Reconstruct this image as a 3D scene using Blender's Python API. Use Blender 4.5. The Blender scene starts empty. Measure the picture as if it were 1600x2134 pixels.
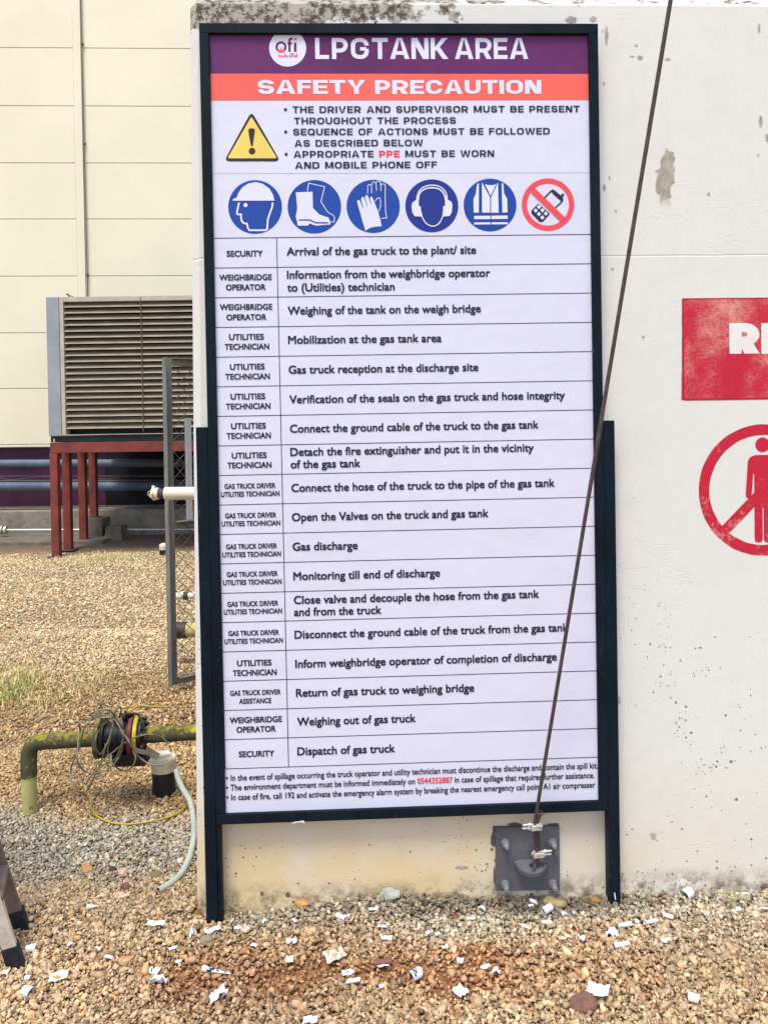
import bpy, math, random
import numpy as np
from mathutils import Vector, Matrix, noise as mnoise

random.seed(7)
rng = np.random.default_rng(11)
SC = bpy.context.scene
COL = SC.collection
R_ = math.radians

# ------------------------------------------------------------------ camera
F, ROLL, PITCH, CX, CY, CAMH = 1602.0, 0.015, 0.0154, 800.0, 925.0, 1.5
f0 = Vector((0, math.cos(PITCH), -math.sin(PITCH)))
u0 = Vector((0, math.sin(PITCH), math.cos(PITCH)))
r0 = Vector((1, 0, 0))
nn = math.hypot(1, ROLL)
CR = (r0 - ROLL * u0) / nn
CU = (u0 + ROLL * r0) / nn
CAMP = Vector((0, 0, CAMH))
cam = bpy.data.cameras.new('camera')
cam.sensor_fit = 'HORIZONTAL'
cam.sensor_width = 36
cam.lens = 36 * F / 1600
cam.shift_y = -(1067 - CY) / 1600
cam.clip_start, cam.clip_end = 0.05, 2000
camo = bpy.data.objects.new('camera', cam)
COL.objects.link(camo)
camo.matrix_world = Matrix((
    (CR.x, CU.x, -f0.x, 0), (CR.y, CU.y, -f0.y, 0), (CR.z, CU.z, -f0.z, CAMH), (0, 0, 0, 1)))
SC.camera = camo

# ------------------------------------------------------------------ light
EL, AZ = R_(66), R_(200)          # azimuth from +Y clockwise: behind the camera, to the left
w = bpy.data.worlds.new('World'); SC.world = w; w.use_nodes = True
nt = w.node_tree
sky = nt.nodes.new('ShaderNodeTexSky'); sky.sky_type = 'NISHITA'; sky.sun_disc = False
sky.sun_elevation = EL; sky.sun_rotation = AZ
sky.air_density = 1.0; sky.dust_density = 2.0; sky.ozone_density = 1.0
nt.links.new(sky.outputs[0], nt.nodes['Background'].inputs[0])
nt.nodes['Background'].inputs[1].default_value = 0.13
sl = bpy.data.lights.new('sun', 'SUN'); sl.energy = 1.5; sl.angle = R_(18); sl.color = (1, 0.975, 0.93)
so = bpy.data.objects.new('sun', sl); COL.objects.link(so)
sd = Vector((math.sin(AZ) * math.cos(EL), math.cos(AZ) * math.cos(EL), math.sin(EL)))
so.rotation_euler = (-sd).to_track_quat('-Z', 'Y').to_euler()
so.location = (0, -5, 12)
SC.view_settings.view_transform = 'Standard'
SC.view_settings.look = 'None'
SC.view_settings.gamma = 1
SC.view_settings.exposure = 1.06
SC.cycles.max_bounces = 8
SC.cycles.diffuse_bounces = 5

# ------------------------------------------------------------------ geometry helpers
def ray(x, y):
    return f0 + (x - CX) / F * CR - (y - CY) / F * CU
def P(x, y, D):                     # point on the sight line at depth D (world Y)
    d = ray(x, y); return CAMP + d * (D / d.y)
def G(x, y, z=0.0):                 # point on the ground
    d = ray(x, y); return CAMP + d * ((z - CAMH) / d.z)

# the notice board's own frame of reference (a to the right, b up, c outwards)
BD, BYAW, BROL, BX, BZ, BW, BH = 2.3583, 0.0366, -0.00272, 0.0756, 0.3047, 1.2162, 2.44
_r = Vector((math.cos(BYAW), math.sin(BYAW), 0)); _z = Vector((0, 0, 1))
BR = _r * math.cos(BROL) - _z * math.sin(BROL)
BU = _z * math.cos(BROL) + _r * math.sin(BROL)
BN = Vector((math.sin(BYAW), -math.cos(BYAW), 0))
BO = Vector((BX, BD, BZ))
def SB(a, b, c=0.0): return BO + BR * a + BU * b + BN * c
def sp(x, y, c=-0.012):             # sight line -> board coordinates
    d = ray(x, y); o = BO + BN * c
    t = (o - CAMP).dot(BN) / d.dot(BN)
    q = CAMP + d * t - BO
    return q.dot(BR), q.dot(BU)
WOFF = 0.052
WO = BO - BN * WOFF
WO.z = 0
def wp(x, y, c=0.0):                # sight line -> wall coordinates (along, up)
    d = ray(x, y); o = WO + BN * c
    t = (o - CAMP).dot(BN) / d.dot(BN)
    q = CAMP + d * t - WO
    return q.dot(_r), q.z
def WB(a, b, c=0.0): return WO + _r * a + _z * b + BN * c

def catmull(pts, k=6):
    pts = [Vector(p) for p in pts]
    out = []
    n = len(pts)
    for i in range(n - 1):
        p0, p1, p2, p3 = pts[max(i - 1, 0)], pts[i], pts[i + 1], pts[min(i + 2, n - 1)]
        for j in range(k):
            t = j / k
            out.append(0.5 * ((2 * p1) + (p2 - p0) * t + (2 * p0 - 5 * p1 + 4 * p2 - p3) * t * t + (3 * p1 - p0 - 3 * p2 + p3) * t ** 3))
    out.append(pts[-1])
    return out

class MB:
    def __init__(s): s.v, s.f, s.m, s.s = [], [], [], []
    def add(s, vs, fs, mi=0, smooth=False):
        o = len(s.v)
        s.v += [tuple(v) for v in vs]
        for q in fs:
            s.f.append(tuple(i + o for i in q)); s.m.append(mi); s.s.append(smooth)
        return s
    def hexa(s, p, mi=0):            # p: 4 front (ccw seen from the front), 4 back
        return s.add(p, [(0, 1, 2, 3), (7, 6, 5, 4), (0, 4, 5, 1), (1, 5, 6, 2), (2, 6, 7, 3), (3, 7, 4, 0)], mi)
    def box(s, x0, x1, y0, y1, z0, z1, mi=0):
        return s.hexa([(x0, y0, z0), (x1, y0, z0), (x1, y0, z1), (x0, y0, z1),
                       (x0, y1, z0), (x1, y1, z0), (x1, y1, z1), (x0, y1, z1)], mi)
    def fbox(s, fn, a0, a1, b0, b1, c0, c1, mi=0):   # box in a local frame fn(a,b,c), c1 is the front
        return s.hexa([fn(a0, b0, c1), fn(a1, b0, c1), fn(a1, b1, c1), fn(a0, b1, c1),
                       fn(a0, b0, c0), fn(a1, b0, c0), fn(a1, b1, c0), fn(a0, b1, c0)], mi)
    def pbox(s, x0, y0, x1, y1, D, depth, mi=0):     # world-aligned box that fills a pixel rectangle at depth D
        xm, ym = (x0 + x1) / 2, (y0 + y1) / 2
        return s.box(P(x0, ym, D).x, P(x1, ym, D).x, D, D + depth, P(xm, y1, D).z, P(xm, y0, D).z, mi)
    def tube(s, pts, r, n=12, mi=0, caps=True, smooth=True, sq=None):
        pts = [Vector(p) for p in pts]
        k = len(pts)
        rs = r if isinstance(r, (list, tuple)) else [r] * k
        t0 = (pts[1] - pts[0]).normalized()
        nrm = t0.orthogonal().normalized()
        vs, fs = [], []
        pt = t0
        for i in range(k):
            a = pts[max(i - 1, 0)]; b = pts[min(i + 1, k - 1)]
            t = (b - a)
            t = t.normalized() if t.length > 1e-9 else pt
            ax = pt.cross(t)
            if ax.length > 1e-7:
                nrm = Matrix.Rotation(pt.angle(t), 3, ax.normalized()) @ nrm
            nrm = (nrm - t * nrm.dot(t)).normalized()
            bn = t.cross(nrm)
            pt = t
            for j in range(n):
                th = 2 * math.pi * j / n
                vs.append(pts[i] + (nrm * math.cos(th) + bn * math.sin(th)) * rs[i])
        for i in range(k - 1):
            for j in range(n):
                j2 = (j + 1) % n
                fs.append((i * n + j, i * n + j2, (i + 1) * n + j2, (i + 1) * n + j))
        s.add(vs, fs, mi, smooth)
        if caps:
            s.add(vs[:n], [tuple(range(n))[::-1]], mi)
            s.add(vs[-n:], [tuple(range(n))], mi)
        return s
    def cyl(s, p0, p1, r, n=16, mi=0): return s.tube([p0, p1], r, n, mi)
    def lathe(s, p, axis, prof, n=24, mi=0):         # prof: (distance along axis, radius), sharp steps kept
        p, axis = Vector(p), Vector(axis).normalized()
        for (d0, ra), (d1, rb) in zip(prof, prof[1:]):
            nrm = axis.orthogonal().normalized(); bn = axis.cross(nrm)
            vs = []
            for d, rr in ((d0, ra), (d1, rb)):
                for j in range(n):
                    th = 2 * math.pi * j / n
                    vs.append(p + axis * d + (nrm * math.cos(th) + bn * math.sin(th)) * max(rr, 1e-5))
            s.add(vs, [(j, (j + 1) % n, n + (j + 1) % n, n + j) for j in range(n)], mi, True)
        return s
    def poly(s, pts, mi=0): return s.add(pts, [tuple(range(len(pts)))], mi)
    def build(s, name, mats, parent=None, bevel=0.0, seg=2):
        me = bpy.data.meshes.new(name)
        me.from_pydata(s.v, [], s.f)
        if not isinstance(mats, (list, tuple)): mats = [mats]
        for m in mats: me.materials.append(m)
        me.polygons.foreach_set('material_index', s.m)
        me.polygons.foreach_set('use_smooth', s.s)
        me.update()
        return link(name, me, parent, bevel, seg)

def link(name, me, parent=None, bevel=0.0, seg=2):
    o = bpy.data.objects.new(name, me)
    COL.objects.link(o)
    if parent is not None:
        o.parent = parent
        o.matrix_parent_inverse = Matrix.Translation(-root_loc(parent))
    if bevel:
        b = o.modifiers.new('bevel', 'BEVEL'); b.width = bevel; b.segments = seg; b.limit_method = 'ANGLE'; b.angle_limit = R_(35)
        b.harden_normals = False
    return o
def root_loc(o):                     # only Empties carry a location; every mesh is built in world coordinates
    return Vector(o.location) if o.type == 'EMPTY' else Vector((0, 0, 0))
def thing(name, label, cat, loc=(0, 0, 0), group=None):
    o = bpy.data.objects.new(name, None); COL.objects.link(o)
    o.location = loc; o.empty_display_size = 0.1
    return tag(o, label, cat, group)
def tag(o, label, cat, group=None):
    o['label'] = label; o['category'] = cat
    if group: o['group'] = group
    return o
def kind(o, k): o['kind'] = k; return o

# ------------------------------------------------------------------ materials
def newmat(name):
    m = bpy.data.materials.new(name); m.use_nodes = True
    return m, m.node_tree, m.node_tree.nodes['Principled BSDF']
def N(nt, t, **kw):
    n = nt.nodes.new('ShaderNode' + t)
    for k, v in kw.items(): setattr(n, k, v)
    return n
def setin(nt, node, i, v):
    if hasattr(v, 'is_linked') or hasattr(v, 'links'): nt.links.new(v, node.inputs[i])
    else: node.inputs[i].default_value = v
def math_(nt, op, a, b=0.0, clamp=False):
    n = N(nt, 'Math', operation=op); n.use_clamp = clamp
    setin(nt, n, 0, a); setin(nt, n, 1, b); return n.outputs[0]
def mixc(nt, fac, a, b):
    n = N(nt, 'Mix', data_type='RGBA')
    setin(nt, n, 0, fac)
    setin(nt, n, 6, a if not isinstance(a, tuple) else (*a[:3], 1))
    setin(nt, n, 7, b if not isinstance(b, tuple) else (*b[:3], 1))
    return n.outputs[2]
def noise_(nt, vec, scale, detail=4, rough=0.6):
    n = N(nt, 'TexNoise'); n.inputs['Scale'].default_value = scale
    n.inputs['Detail'].default_value = detail; n.inputs['Roughness'].default_value = rough
    nt.links.new(vec, n.inputs['Vector']); return n.outputs[0]
def step_(nt, x, lo, hi):
    n = N(nt, 'MapRange'); n.interpolation_type = 'SMOOTHSTEP'
    setin(nt, n, 0, x); setin(nt, n, 1, lo); setin(nt, n, 2, hi)
    return n.outputs[0]
def objvec(nt): return N(nt, 'TexCoord').outputs['Object']
def scaled(nt, vec, s):
    n = N(nt, 'Mapping'); nt.links.new(vec, n.inputs[0]); n.inputs['Scale'].default_value = s
    return n.outputs[0]
def bump_(nt, b, h, strength, dist):
    n = N(nt, 'Bump'); n.inputs['Strength'].default_value = strength; n.inputs['Distance'].default_value = dist
    nt.links.new(h, n.inputs['Height']); nt.links.new(n.outputs[0], b.inputs['Normal'])

def mat(name, col, var=0.15, scale=6.0, rough=0.6, metal=0.0, bump=0.0, bscale=60.0, spot=None, spec=0.3, stretch=None):
    """plain weathered surface: large and small tonal variation, optional worn spots (colour, scale, lo, hi)"""
    m, nt, b = newmat(name)
    v = objvec(nt)
    vv = scaled(nt, v, stretch) if stretch else v
    c1 = tuple(max(0, c * (1 - var)) for c in col); c2 = tuple(min(1, c * (1 + var)) for c in col)
    n1 = noise_(nt, vv, scale, 6, 0.65)
    col_ = mixc(nt, step_(nt, n1, 0.3, 0.7), c1, c2)
    if spot:
        sc_, lo, hi = spot[1:4]
        n2 = noise_(nt, vv, sc_, 5, 0.7)
        col_ = mixc(nt, step_(nt, n2, lo, hi), col_, spot[0])
    nt.links.new(col_, b.inputs['Base Color'])
    b.inputs['Metallic'].default_value = metal
    b.inputs['Specular IOR Level'].default_value = spec
    rr = N(nt, 'MapRange'); nt.links.new(noise_(nt, vv, scale * 3, 4), rr.inputs[0])
    rr.inputs[3].default_value = max(0.05, rough - 0.12); rr.inputs[4].default_value = min(1, rough + 0.12)
    nt.links.new(rr.outputs[0], b.inputs['Roughness'])
    if bump: bump_(nt, b, noise_(nt, vv, bscale, 5), 0.6, bump)
    return m

M = {}
M['frame'] = mat('painted_steel_dark', (0.0050, 0.0105, 0.0165), 0.35, 9, 0.55, spec=0.10, bump=0.0006, bscale=120,
                 spot=((0.10, 0.10, 0.10), 85, 0.66, 0.72), stretch=(1, 1, 0.35))
M['navy'] = mat('ink_navy', (0.016, 0.018, 0.042), 0.1, 5, 0.4)
M['purple'] = mat('ink_purple', (0.115, 0.020, 0.108), 0.14, 2.5, 0.42, spec=0.2, spot=((0.145, 0.032, 0.108), 3, 0.5, 0.75))
M['coral'] = mat('ink_coral', (0.80, 0.120, 0.088), 0.06, 4, 0.4, spot=((0.6, 0.09, 0.07), 30, 0.72, 0.8))
M['red_ink'] = mat('ink_red', (0.72, 0.03, 0.07), 0.05, 4, 0.4)
M['ring_red'] = mat('ink_ring_red', (0.78, 0.075, 0.09), 0.05, 4, 0.4)
M['blue'] = mat('ink_blue', (0.010, 0.055, 0.31), 0.08, 4, 0.4)
M['deepblue'] = mat('ink_deep_blue', (0.012, 0.030, 0.22), 0.08, 4, 0.4)
M['yellow_ink'] = mat('ink_yellow', (0.80, 0.60, 0.12), 0.05, 4, 0.4)
M['brown_ink'] = mat('ink_brown', (0.035, 0.025, 0.024), 0.1, 4, 0.4)
M['seam'] = mat('poster_seam', (0.52, 0.51, 0.58), 0.05, 4, 0.5)

def paper_mat():
    m, nt, b = newmat('poster_vinyl')
    v = objvec(nt)
    c = mixc(nt, noise_(nt, v, 1.6, 4), (0.615, 0.613, 0.715), (0.675, 0.672, 0.77))
    sm = step_(nt, noise_(nt, scaled(nt, v, (1, 1, 0.6)), 9, 6, 0.7), 0.66, 0.82)
    c = mixc(nt, math_(nt, 'MULTIPLY', sm, 0.25), c, (0.55, 0.53, 0.6))
    nt.links.new(c, b.inputs['Base Color'])
    b.inputs['Roughness'].default_value = 0.42
    b.inputs['Specular IOR Level'].default_value = 0.4
    h = math_(nt, 'ADD', noise_(nt, v, 5, 2), math_(nt, 'MULTIPLY', noise_(nt, v, 22, 3), 0.25))
    bump_(nt, b, h, 0.4, 0.010)
    return m
M['paper'] = paper_mat()
M['white_ink'] = mat('ink_white', (0.68, 0.678, 0.775), 0.03, 3, 0.42)

def wall_mat():
    m, nt, b = newmat('painted_concrete')
    v = objvec(nt)
    sep = N(nt, 'SeparateXYZ'); nt.links.new(v, sep.inputs[0])
    X, Z = sep.outputs[0], sep.outputs[2]
    big = noise_(nt, v, 1.1, 5, 0.6)
    c = mixc(nt, big, (0.655, 0.640, 0.57), (0.725, 0.716, 0.645))
    mot = step_(nt, noise_(nt, v, 14, 6, 0.75), 0.45, 0.75)
    c = mixc(nt, math_(nt, 'MULTIPLY', mot, 0.22), c, (0.58, 0.55, 0.465))
    # damp runs, faint and vertical
    runs = step_(nt, noise_(nt, scaled(nt, v, (9, 9, 0.7)), 1.0, 5, 0.6), 0.55, 0.8)
    c = mixc(nt, math_(nt, 'MULTIPLY', runs, 0.18), c, (0.52, 0.49, 0.43))
    # splashed earth along the foot; warm ground bounce under the board painted in too
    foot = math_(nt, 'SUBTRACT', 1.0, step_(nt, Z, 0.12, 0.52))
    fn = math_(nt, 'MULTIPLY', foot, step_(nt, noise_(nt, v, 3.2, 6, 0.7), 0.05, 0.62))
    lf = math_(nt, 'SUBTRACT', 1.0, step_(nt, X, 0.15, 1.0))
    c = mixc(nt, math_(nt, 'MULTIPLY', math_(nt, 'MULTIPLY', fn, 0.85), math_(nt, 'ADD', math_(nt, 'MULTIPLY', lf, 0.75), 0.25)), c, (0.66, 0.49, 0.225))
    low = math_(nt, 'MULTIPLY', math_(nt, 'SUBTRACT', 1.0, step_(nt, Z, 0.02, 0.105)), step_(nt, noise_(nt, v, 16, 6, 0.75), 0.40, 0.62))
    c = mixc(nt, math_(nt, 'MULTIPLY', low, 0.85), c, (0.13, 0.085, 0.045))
    # blow holes
    vr = N(nt, 'TexVoronoi'); vr.inputs['Scale'].default_value = 62; nt.links.new(v, vr.inputs['Vector'])
    cs = N(nt, 'SeparateColor'); nt.links.new(vr.outputs['Color'], cs.inputs[0])
    thr = math_(nt, 'MULTIPLY', math_(nt, 'POWER', cs.outputs[0], 9.0), 0.30)
    dens = math_(nt, 'MULTIPLY', step_(nt, noise_(nt, v, 2.3, 3), 0.25, 0.55), math_(nt, 'ADD', 0.14, math_(nt, 'SUBTRACT', 1.0, step_(nt, Z, 0.3, 1.9))))
    hole = math_(nt, 'LESS_THAN', vr.outputs['Distance'], math_(nt, 'MULTIPLY', thr, dens))
    v2 = N(nt, 'TexVoronoi'); v2.inputs['Scale'].default_value = 15; nt.links.new(v, v2.inputs['Vector'])
    cs2 = N(nt, 'SeparateColor'); nt.links.new(v2.outputs['Color'], cs2.inputs[0])
    thr2 = math_(nt, 'MULTIPLY', math_(nt, 'POWER', cs2.outputs[1], 7.0), 0.13)
    wob = math_(nt, 'ADD', v2.outputs['Distance'], math_(nt, 'MULTIPLY', math_(nt, 'SUBTRACT', noise_(nt, v, 110, 4), 0.5), 0.24))
    hole2 = math_(nt, 'LESS_THAN', wob, math_(nt, 'MULTIPLY', thr2, dens))
    hole = math_(nt, 'MAXIMUM', hole, hole2)
    v3 = N(nt, 'TexVoronoi'); v3.inputs['Scale'].default_value = 150; nt.links.new(scaled(nt, v, (1, 1, 0.7)), v3.inputs['Vector'])
    cs3 = N(nt, 'SeparateColor'); nt.links.new(v3.outputs['Color'], cs3.inputs[0])
    clu = math_(nt, 'MULTIPLY', dens, step_(nt, noise_(nt, v, 6, 4, 0.7), 0.45, 0.65))
    hole3 = math_(nt, 'LESS_THAN', v3.outputs['Distance'], math_(nt, 'MULTIPLY', math_(nt, 'MULTIPLY', math_(nt, 'POWER', cs3.outputs[2], 3.0), 0.46), clu))
    hole = math_(nt, 'MAXIMUM', hole, hole3)
    c = mixc(nt, math_(nt, 'MULTIPLY', hole, 0.85), c, (0.07, 0.055, 0.04))
    # paint flaked off along the top, mould on what is left bare
    top = WZ
    edge = step_(nt, Z, top - 0.17, top - 0.005)
    lx = math_(nt, 'SUBTRACT', 1.0, step_(nt, X, -0.25, 0.42))
    amt = math_(nt, 'ADD', math_(nt, 'MULTIPLY', edge, math_(nt, 'ADD', math_(nt, 'MULTIPLY', lx, 0.33), 0.13)), math_(nt, 'MULTIPLY', step_(nt, Z, top + 0.002, top + 0.02), 0.11))
    pn = noise_(nt, v, 13, 8, 0.72)
    peel = math_(nt, 'GREATER_THAN', math_(nt, 'ADD', pn, amt), 0.77)
    bare = mixc(nt, noise_(nt, v, 30, 5), (0.34, 0.30, 0.23), (0.50, 0.46, 0.38))
    mould = step_(nt, noise_(nt, v, 46, 8, 0.82), 0.47, 0.53)
    mouldm = math_(nt, 'MULTIPLY', mould, step_(nt, noise_(nt, v, 9, 4), 0.40, 0.50))
    bare = mixc(nt, math_(nt, 'MULTIPLY', mouldm, 0.9), bare, (0.035, 0.030, 0.024))
    c = mixc(nt, peel, c, bare)
    # scattered flakes elsewhere
    fl = math_(nt, 'GREATER_THAN', math_(nt, 'ADD', noise_(nt, v, 9, 9, 0.78), math_(nt, 'MULTIPLY', step_(nt, Z, 1.6, 2.7), 0.03)), 0.775)
    c = mixc(nt, fl, c, (0.40, 0.36, 0.29))
    nt.links.new(c, b.inputs['Base Color'])
    b.inputs['Roughness'].default_value = 0.8
    b.inputs['Specular IOR Level'].default_value = 0.25
    # shuttering line and trowel ripples
    line = math_(nt, 'ABSOLUTE', math_(nt, 'SUBTRACT', math_(nt, 'ADD', Z, math_(nt, 'MULTIPLY', noise_(nt, v, 6, 2), 0.006)), FORMZ))
    ln = math_(nt, 'MULTIPLY', step_(nt, line, 0.0, 0.004), 0.25)
    rip = noise_(nt, scaled(nt, v, (1, 1, 1.8)), 5, 5, 0.55)
    h = math_(nt, 'ADD', ln, math_(nt, 'ADD', math_(nt, 'MULTIPLY', rip, 0.3), math_(nt, 'MULTIPLY', noise_(nt, v, 120, 3), 0.06)))
    rid = math_(nt, 'ABSOLUTE', math_(nt, 'SUBTRACT', noise_(nt, scaled(nt, v, (1, 1, 2.2)), 3.2, 6, 0.6), 0.5))
    rl = math_(nt, 'MULTIPLY', step_(nt, rid, 0.0, 0.012), step_(nt, noise_(nt, v, 2.1, 2), 0.5, 0.62))
    h = math_(nt, 'ADD', h, math_(nt, 'MULTIPLY', rl, 0.10))
    h = math_(nt, 'SUBTRACT', h, math_(nt, 'MULTIPLY', math_(nt, 'MAXIMUM', math_(nt, 'MAXIMUM', hole, peel), fl), 0.35))
    bump_(nt, b, h, 0.55, 0.008)
    return m
WZ = wp(800, 8)[1]
FORMZ = wp(1430, 530)[1]
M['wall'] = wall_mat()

def worn_red(name, lo, hi, fine):
    m, nt, b = newmat(name)
    v = objvec(nt)
    a = noise_(nt, v, 5.5, 5, 0.65)
    g = noise_(nt, v, fine, 4, 0.8)
    t = math_(nt, 'ADD', math_(nt, 'MULTIPLY', a, 0.62), math_(nt, 'MULTIPLY', g, 0.38))
    c = mixc(nt, step_(nt, t, lo, hi), (0.50, 0.012, 0.036), (0.72, 0.40, 0.31))
    nt.links.new(c, b.inputs['Base Color']); b.inputs['Roughness'].default_value = 0.7
    b.inputs['Specular IOR Level'].default_value = 0.3
    return m
M['red_thin'] = worn_red('worn_red_paint', 0.45, 0.72, 160)
M['red_thick'] = worn_red('red_paint', 0.525, 0.655, 70)
M['red_edge'] = mat('red_paint_edge', (0.40, 0.010, 0.03), 0.2, 30, 0.7)
M['white_paint'] = mat('white_paint', (0.74, 0.71, 0.66), 0.03, 9, 0.7)
M['bare'] = mat('bare_concrete', (0.38, 0.345, 0.275), 0.25, 18, 0.9, bump=0.002, bscale=90, spot=((0.22, 0.2, 0.16), 26, 0.55, 0.75))
M['flake'] = mat('paint_flake', (0.74, 0.71, 0.65), 0.04, 20, 0.7)
M['plate'] = mat('grey_plate_paint', (0.098, 0.101, 0.108), 0.12, 10, 0.5, bump=0.0006, bscale=90, spot=((0.16, 0.16, 0.165), 14, 0.55, 0.8))
M['stud'] = mat('grey_stud_paint', (0.19, 0.195, 0.205), 0.12, 40, 0.45)
M['smear'] = mat('grey_paint_smear', (0.10, 0.095, 0.095), 0.3, 30, 0.7)
M['cable'] = mat('weathered_wire_rope', (0.085, 0.066, 0.060), 0.3, 60, 0.6, metal=0.3, bump=0.001, bscale=300)
M['galv'] = mat('galvanised', (0.52, 0.51, 0.48), 0.2, 40, 0.45, metal=0.7)
M['clamp'] = mat('dull_zinc', (0.56, 0.55, 0.50), 0.2, 60, 0.5, metal=0.35, spot=((0.18, 0.10, 0.06), 90, 0.60, 0.7))

M['clad'] = mat('cream_cladding', (0.765, 0.71, 0.52), 0.035, 0.8, 0.5, bump=0.004, bscale=1.2)
M['clad_dark'] = mat('cladding_joint', (0.18, 0.16, 0.12), 0.1, 3, 0.7)
M['plum'] = mat('plum_paint', (0.060, 0.014, 0.044), 0.25, 2, 0.5)
M['recess'] = mat('dark_opening', (0.006, 0.006, 0.008), 0.2, 3, 0.8)
M['bluepipe'] = mat('blue_grey_lagging', (0.085, 0.115, 0.155), 0.25, 3, 0.5, bump=0.004, bscale=10)
M['thinpipe'] = mat('dark_pipe', (0.10, 0.075, 0.08), 0.25, 5, 0.5)
M['plinth'] = mat('plinth_concrete', (0.24, 0.205, 0.155), 0.25, 3, 0.85, bump=0.006, bscale=20, spot=((0.14, 0.12, 0.09), 4, 0.5, 0.7))
M['oldconc'] = mat('old_concrete', (0.145, 0.122, 0.09), 0.3, 5, 0.9, bump=0.005, bscale=30)
M['casing'] = mat('blue_grey_casing', (0.28, 0.30, 0.315), 0.10, 3, 0.5, spot=((0.20, 0.19, 0.18), 14, 0.66, 0.72))
M['trim'] = mat('beige_trim', (0.44, 0.40, 0.315), 0.12, 5, 0.5)
M['slat'] = mat('louvre_metal', (0.245, 0.205, 0.138), 0.18, 3, 0.5, stretch=(1, 1, 4))
M['blackrail'] = mat('black_rail', (0.010, 0.014, 0.012), 0.3, 6, 0.6)
M['redsteel'] = mat('red_oxide_steel', (0.180, 0.038, 0.027), 0.25, 4, 0.6, spot=((0.14, 0.035, 0.03), 7, 0.55, 0.75))
M['gate'] = mat('weathered_grey_steel', (0.165, 0.165, 0.14), 0.3, 8, 0.6, spot=((0.10, 0.085, 0.06), 16, 0.58, 0.72), stretch=(1, 1, 0.3))
M['mesh'] = mat('rusty_wire', (0.115, 0.085, 0.055), 0.3, 10, 0.7)
M['postgrey'] = mat('grey_post', (0.33, 0.335, 0.34), 0.1, 6, 0.5)
M['creampipe'] = mat('cream_pipe', (0.70, 0.645, 0.50), 0.06, 12, 0.45, spot=((0.30, 0.18, 0.08), 38, 0.68, 0.74))
M['whitecap'] = mat('white_plastic_cap', (0.74, 0.68, 0.55), 0.05, 20, 0.45)
M['rimcap'] = mat('dusty_rim', (0.64, 0.54, 0.42), 0.15, 20, 0.6)
M['blackpipe'] = mat('black_pipe', (0.013, 0.015, 0.019), 0.3, 12, 0.5)
M['browncoup'] = mat('brown_coupling', (0.055, 0.035, 0.028), 0.3, 20, 0.6)
def moss_mat():
    m, nt, b = newmat('mossy_yellow_pipe')
    v = objvec(nt)
    geo = N(nt, 'NewGeometry'); sp_ = N(nt, 'SeparateXYZ'); nt.links.new(geo.outputs['Normal'], sp_.inputs[0])
    n1 = noise_(nt, v, 34, 6, 0.75)
    t = math_(nt, 'ADD', n1, math_(nt, 'MULTIPLY', sp_.outputs[2], 0.13))
    c = mixc(nt, noise_(nt, v, 16, 5), (0.040, 0.036, 0.022), (0.11, 0.10, 0.055))
    c = mixc(nt, step_(nt, t, 0.53, 0.66), c, (0.24, 0.205, 0.03))
    c = mixc(nt, step_(nt, noise_(nt, v, 9, 4), 0.60, 0.66), c, (0.46, 0.37, 0.02))
    c = mixc(nt, step_(nt, noise_(nt, v, 80, 4, 0.8), 0.56, 0.66), c, (0.05, 0.04, 0.02))
    nt.links.new(c, b.inputs['Base Color']); b.inputs['Roughness'].default_value = 0.85; b.inputs['Specular IOR Level'].default_value = 0.2
    bump_(nt, b, noise_(nt, v, 110, 5), 0.7, 0.004)
    return m
M['mosspipe'] = moss_mat()
M['yelpipe'] = mat('faded_yellow_pipe', (0.43, 0.40, 0.15), 0.12, 10, 0.6, spot=((0.20, 0.13, 0.04), 20, 0.62, 0.68))
M['blackpart'] = mat('greasy_black', (0.012, 0.010, 0.010), 0.4, 30, 0.5, bump=0.002, bscale=80)
M['redflange'] = mat('faded_red_ring', (0.16, 0.035, 0.04), 0.2, 20, 0.6)
M['yelflange'] = mat('yellow_ring', (0.46, 0.36, 0.03), 0.2, 25, 0.6, spot=((0.08, 0.06, 0.03), 40, 0.6, 0.68))
M['brack'] = mat('dusty_bracket', (0.20, 0.17, 0.13), 0.2, 25, 0.6)
M['greywire'] = mat('grey_wire', (0.175, 0.165, 0.105), 0.3, 30, 0.5)
M['yelwire'] = mat('yellow_wire', (0.48, 0.36, 0.035), 0.15, 12, 0.5)
M['hose'] = mat('green_hose', (0.40, 0.435, 0.36), 0.12, 10, 0.55, spot=((0.30, 0.28, 0.20), 24, 0.55, 0.75))
M['hosein'] = mat('hose_bore', (0.01, 0.012, 0.012), 0.1, 10, 0.8)
M['alu'] = mat('scuffed_aluminium', (0.64, 0.61, 0.55), 0.14, 20, 0.42, metal=0.55, spot=((0.25, 0.22, 0.18), 45, 0.62, 0.72))
M['aludark'] = mat('dirty_aluminium', (0.17, 0.135, 0.12), 0.2, 25, 0.5, metal=0.35)
M['rubber'] = mat('black_rubber', (0.010, 0.011, 0.015), 0.3, 30, 0.7, spot=((0.13, 0.11, 0.085), 60, 0.60, 0.75))
M['scrap'] = mat('torn_vinyl_white', (0.70, 0.69, 0.71), 0.06, 30, 0.45, spot=((0.45, 0.36, 0.26), 60, 0.60, 0.78))
M['scrapcream'] = mat('torn_vinyl_cream', (0.72, 0.66, 0.52), 0.06, 30, 0.5)
M['scrapback'] = mat('torn_vinyl_brown_back', (0.20, 0.07, 0.055), 0.1, 30, 0.5)
M['print'] = mat('scrap_print', (0.02, 0.02, 0.025), 0.1, 30, 0.5)
M['drygrass'] = mat('dry_grass', (0.66, 0.58, 0.28), 0.25, 10, 0.8)
M['grass'] = mat('green_grass', (0.36, 0.38, 0.11), 0.35, 8, 0.8)

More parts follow.
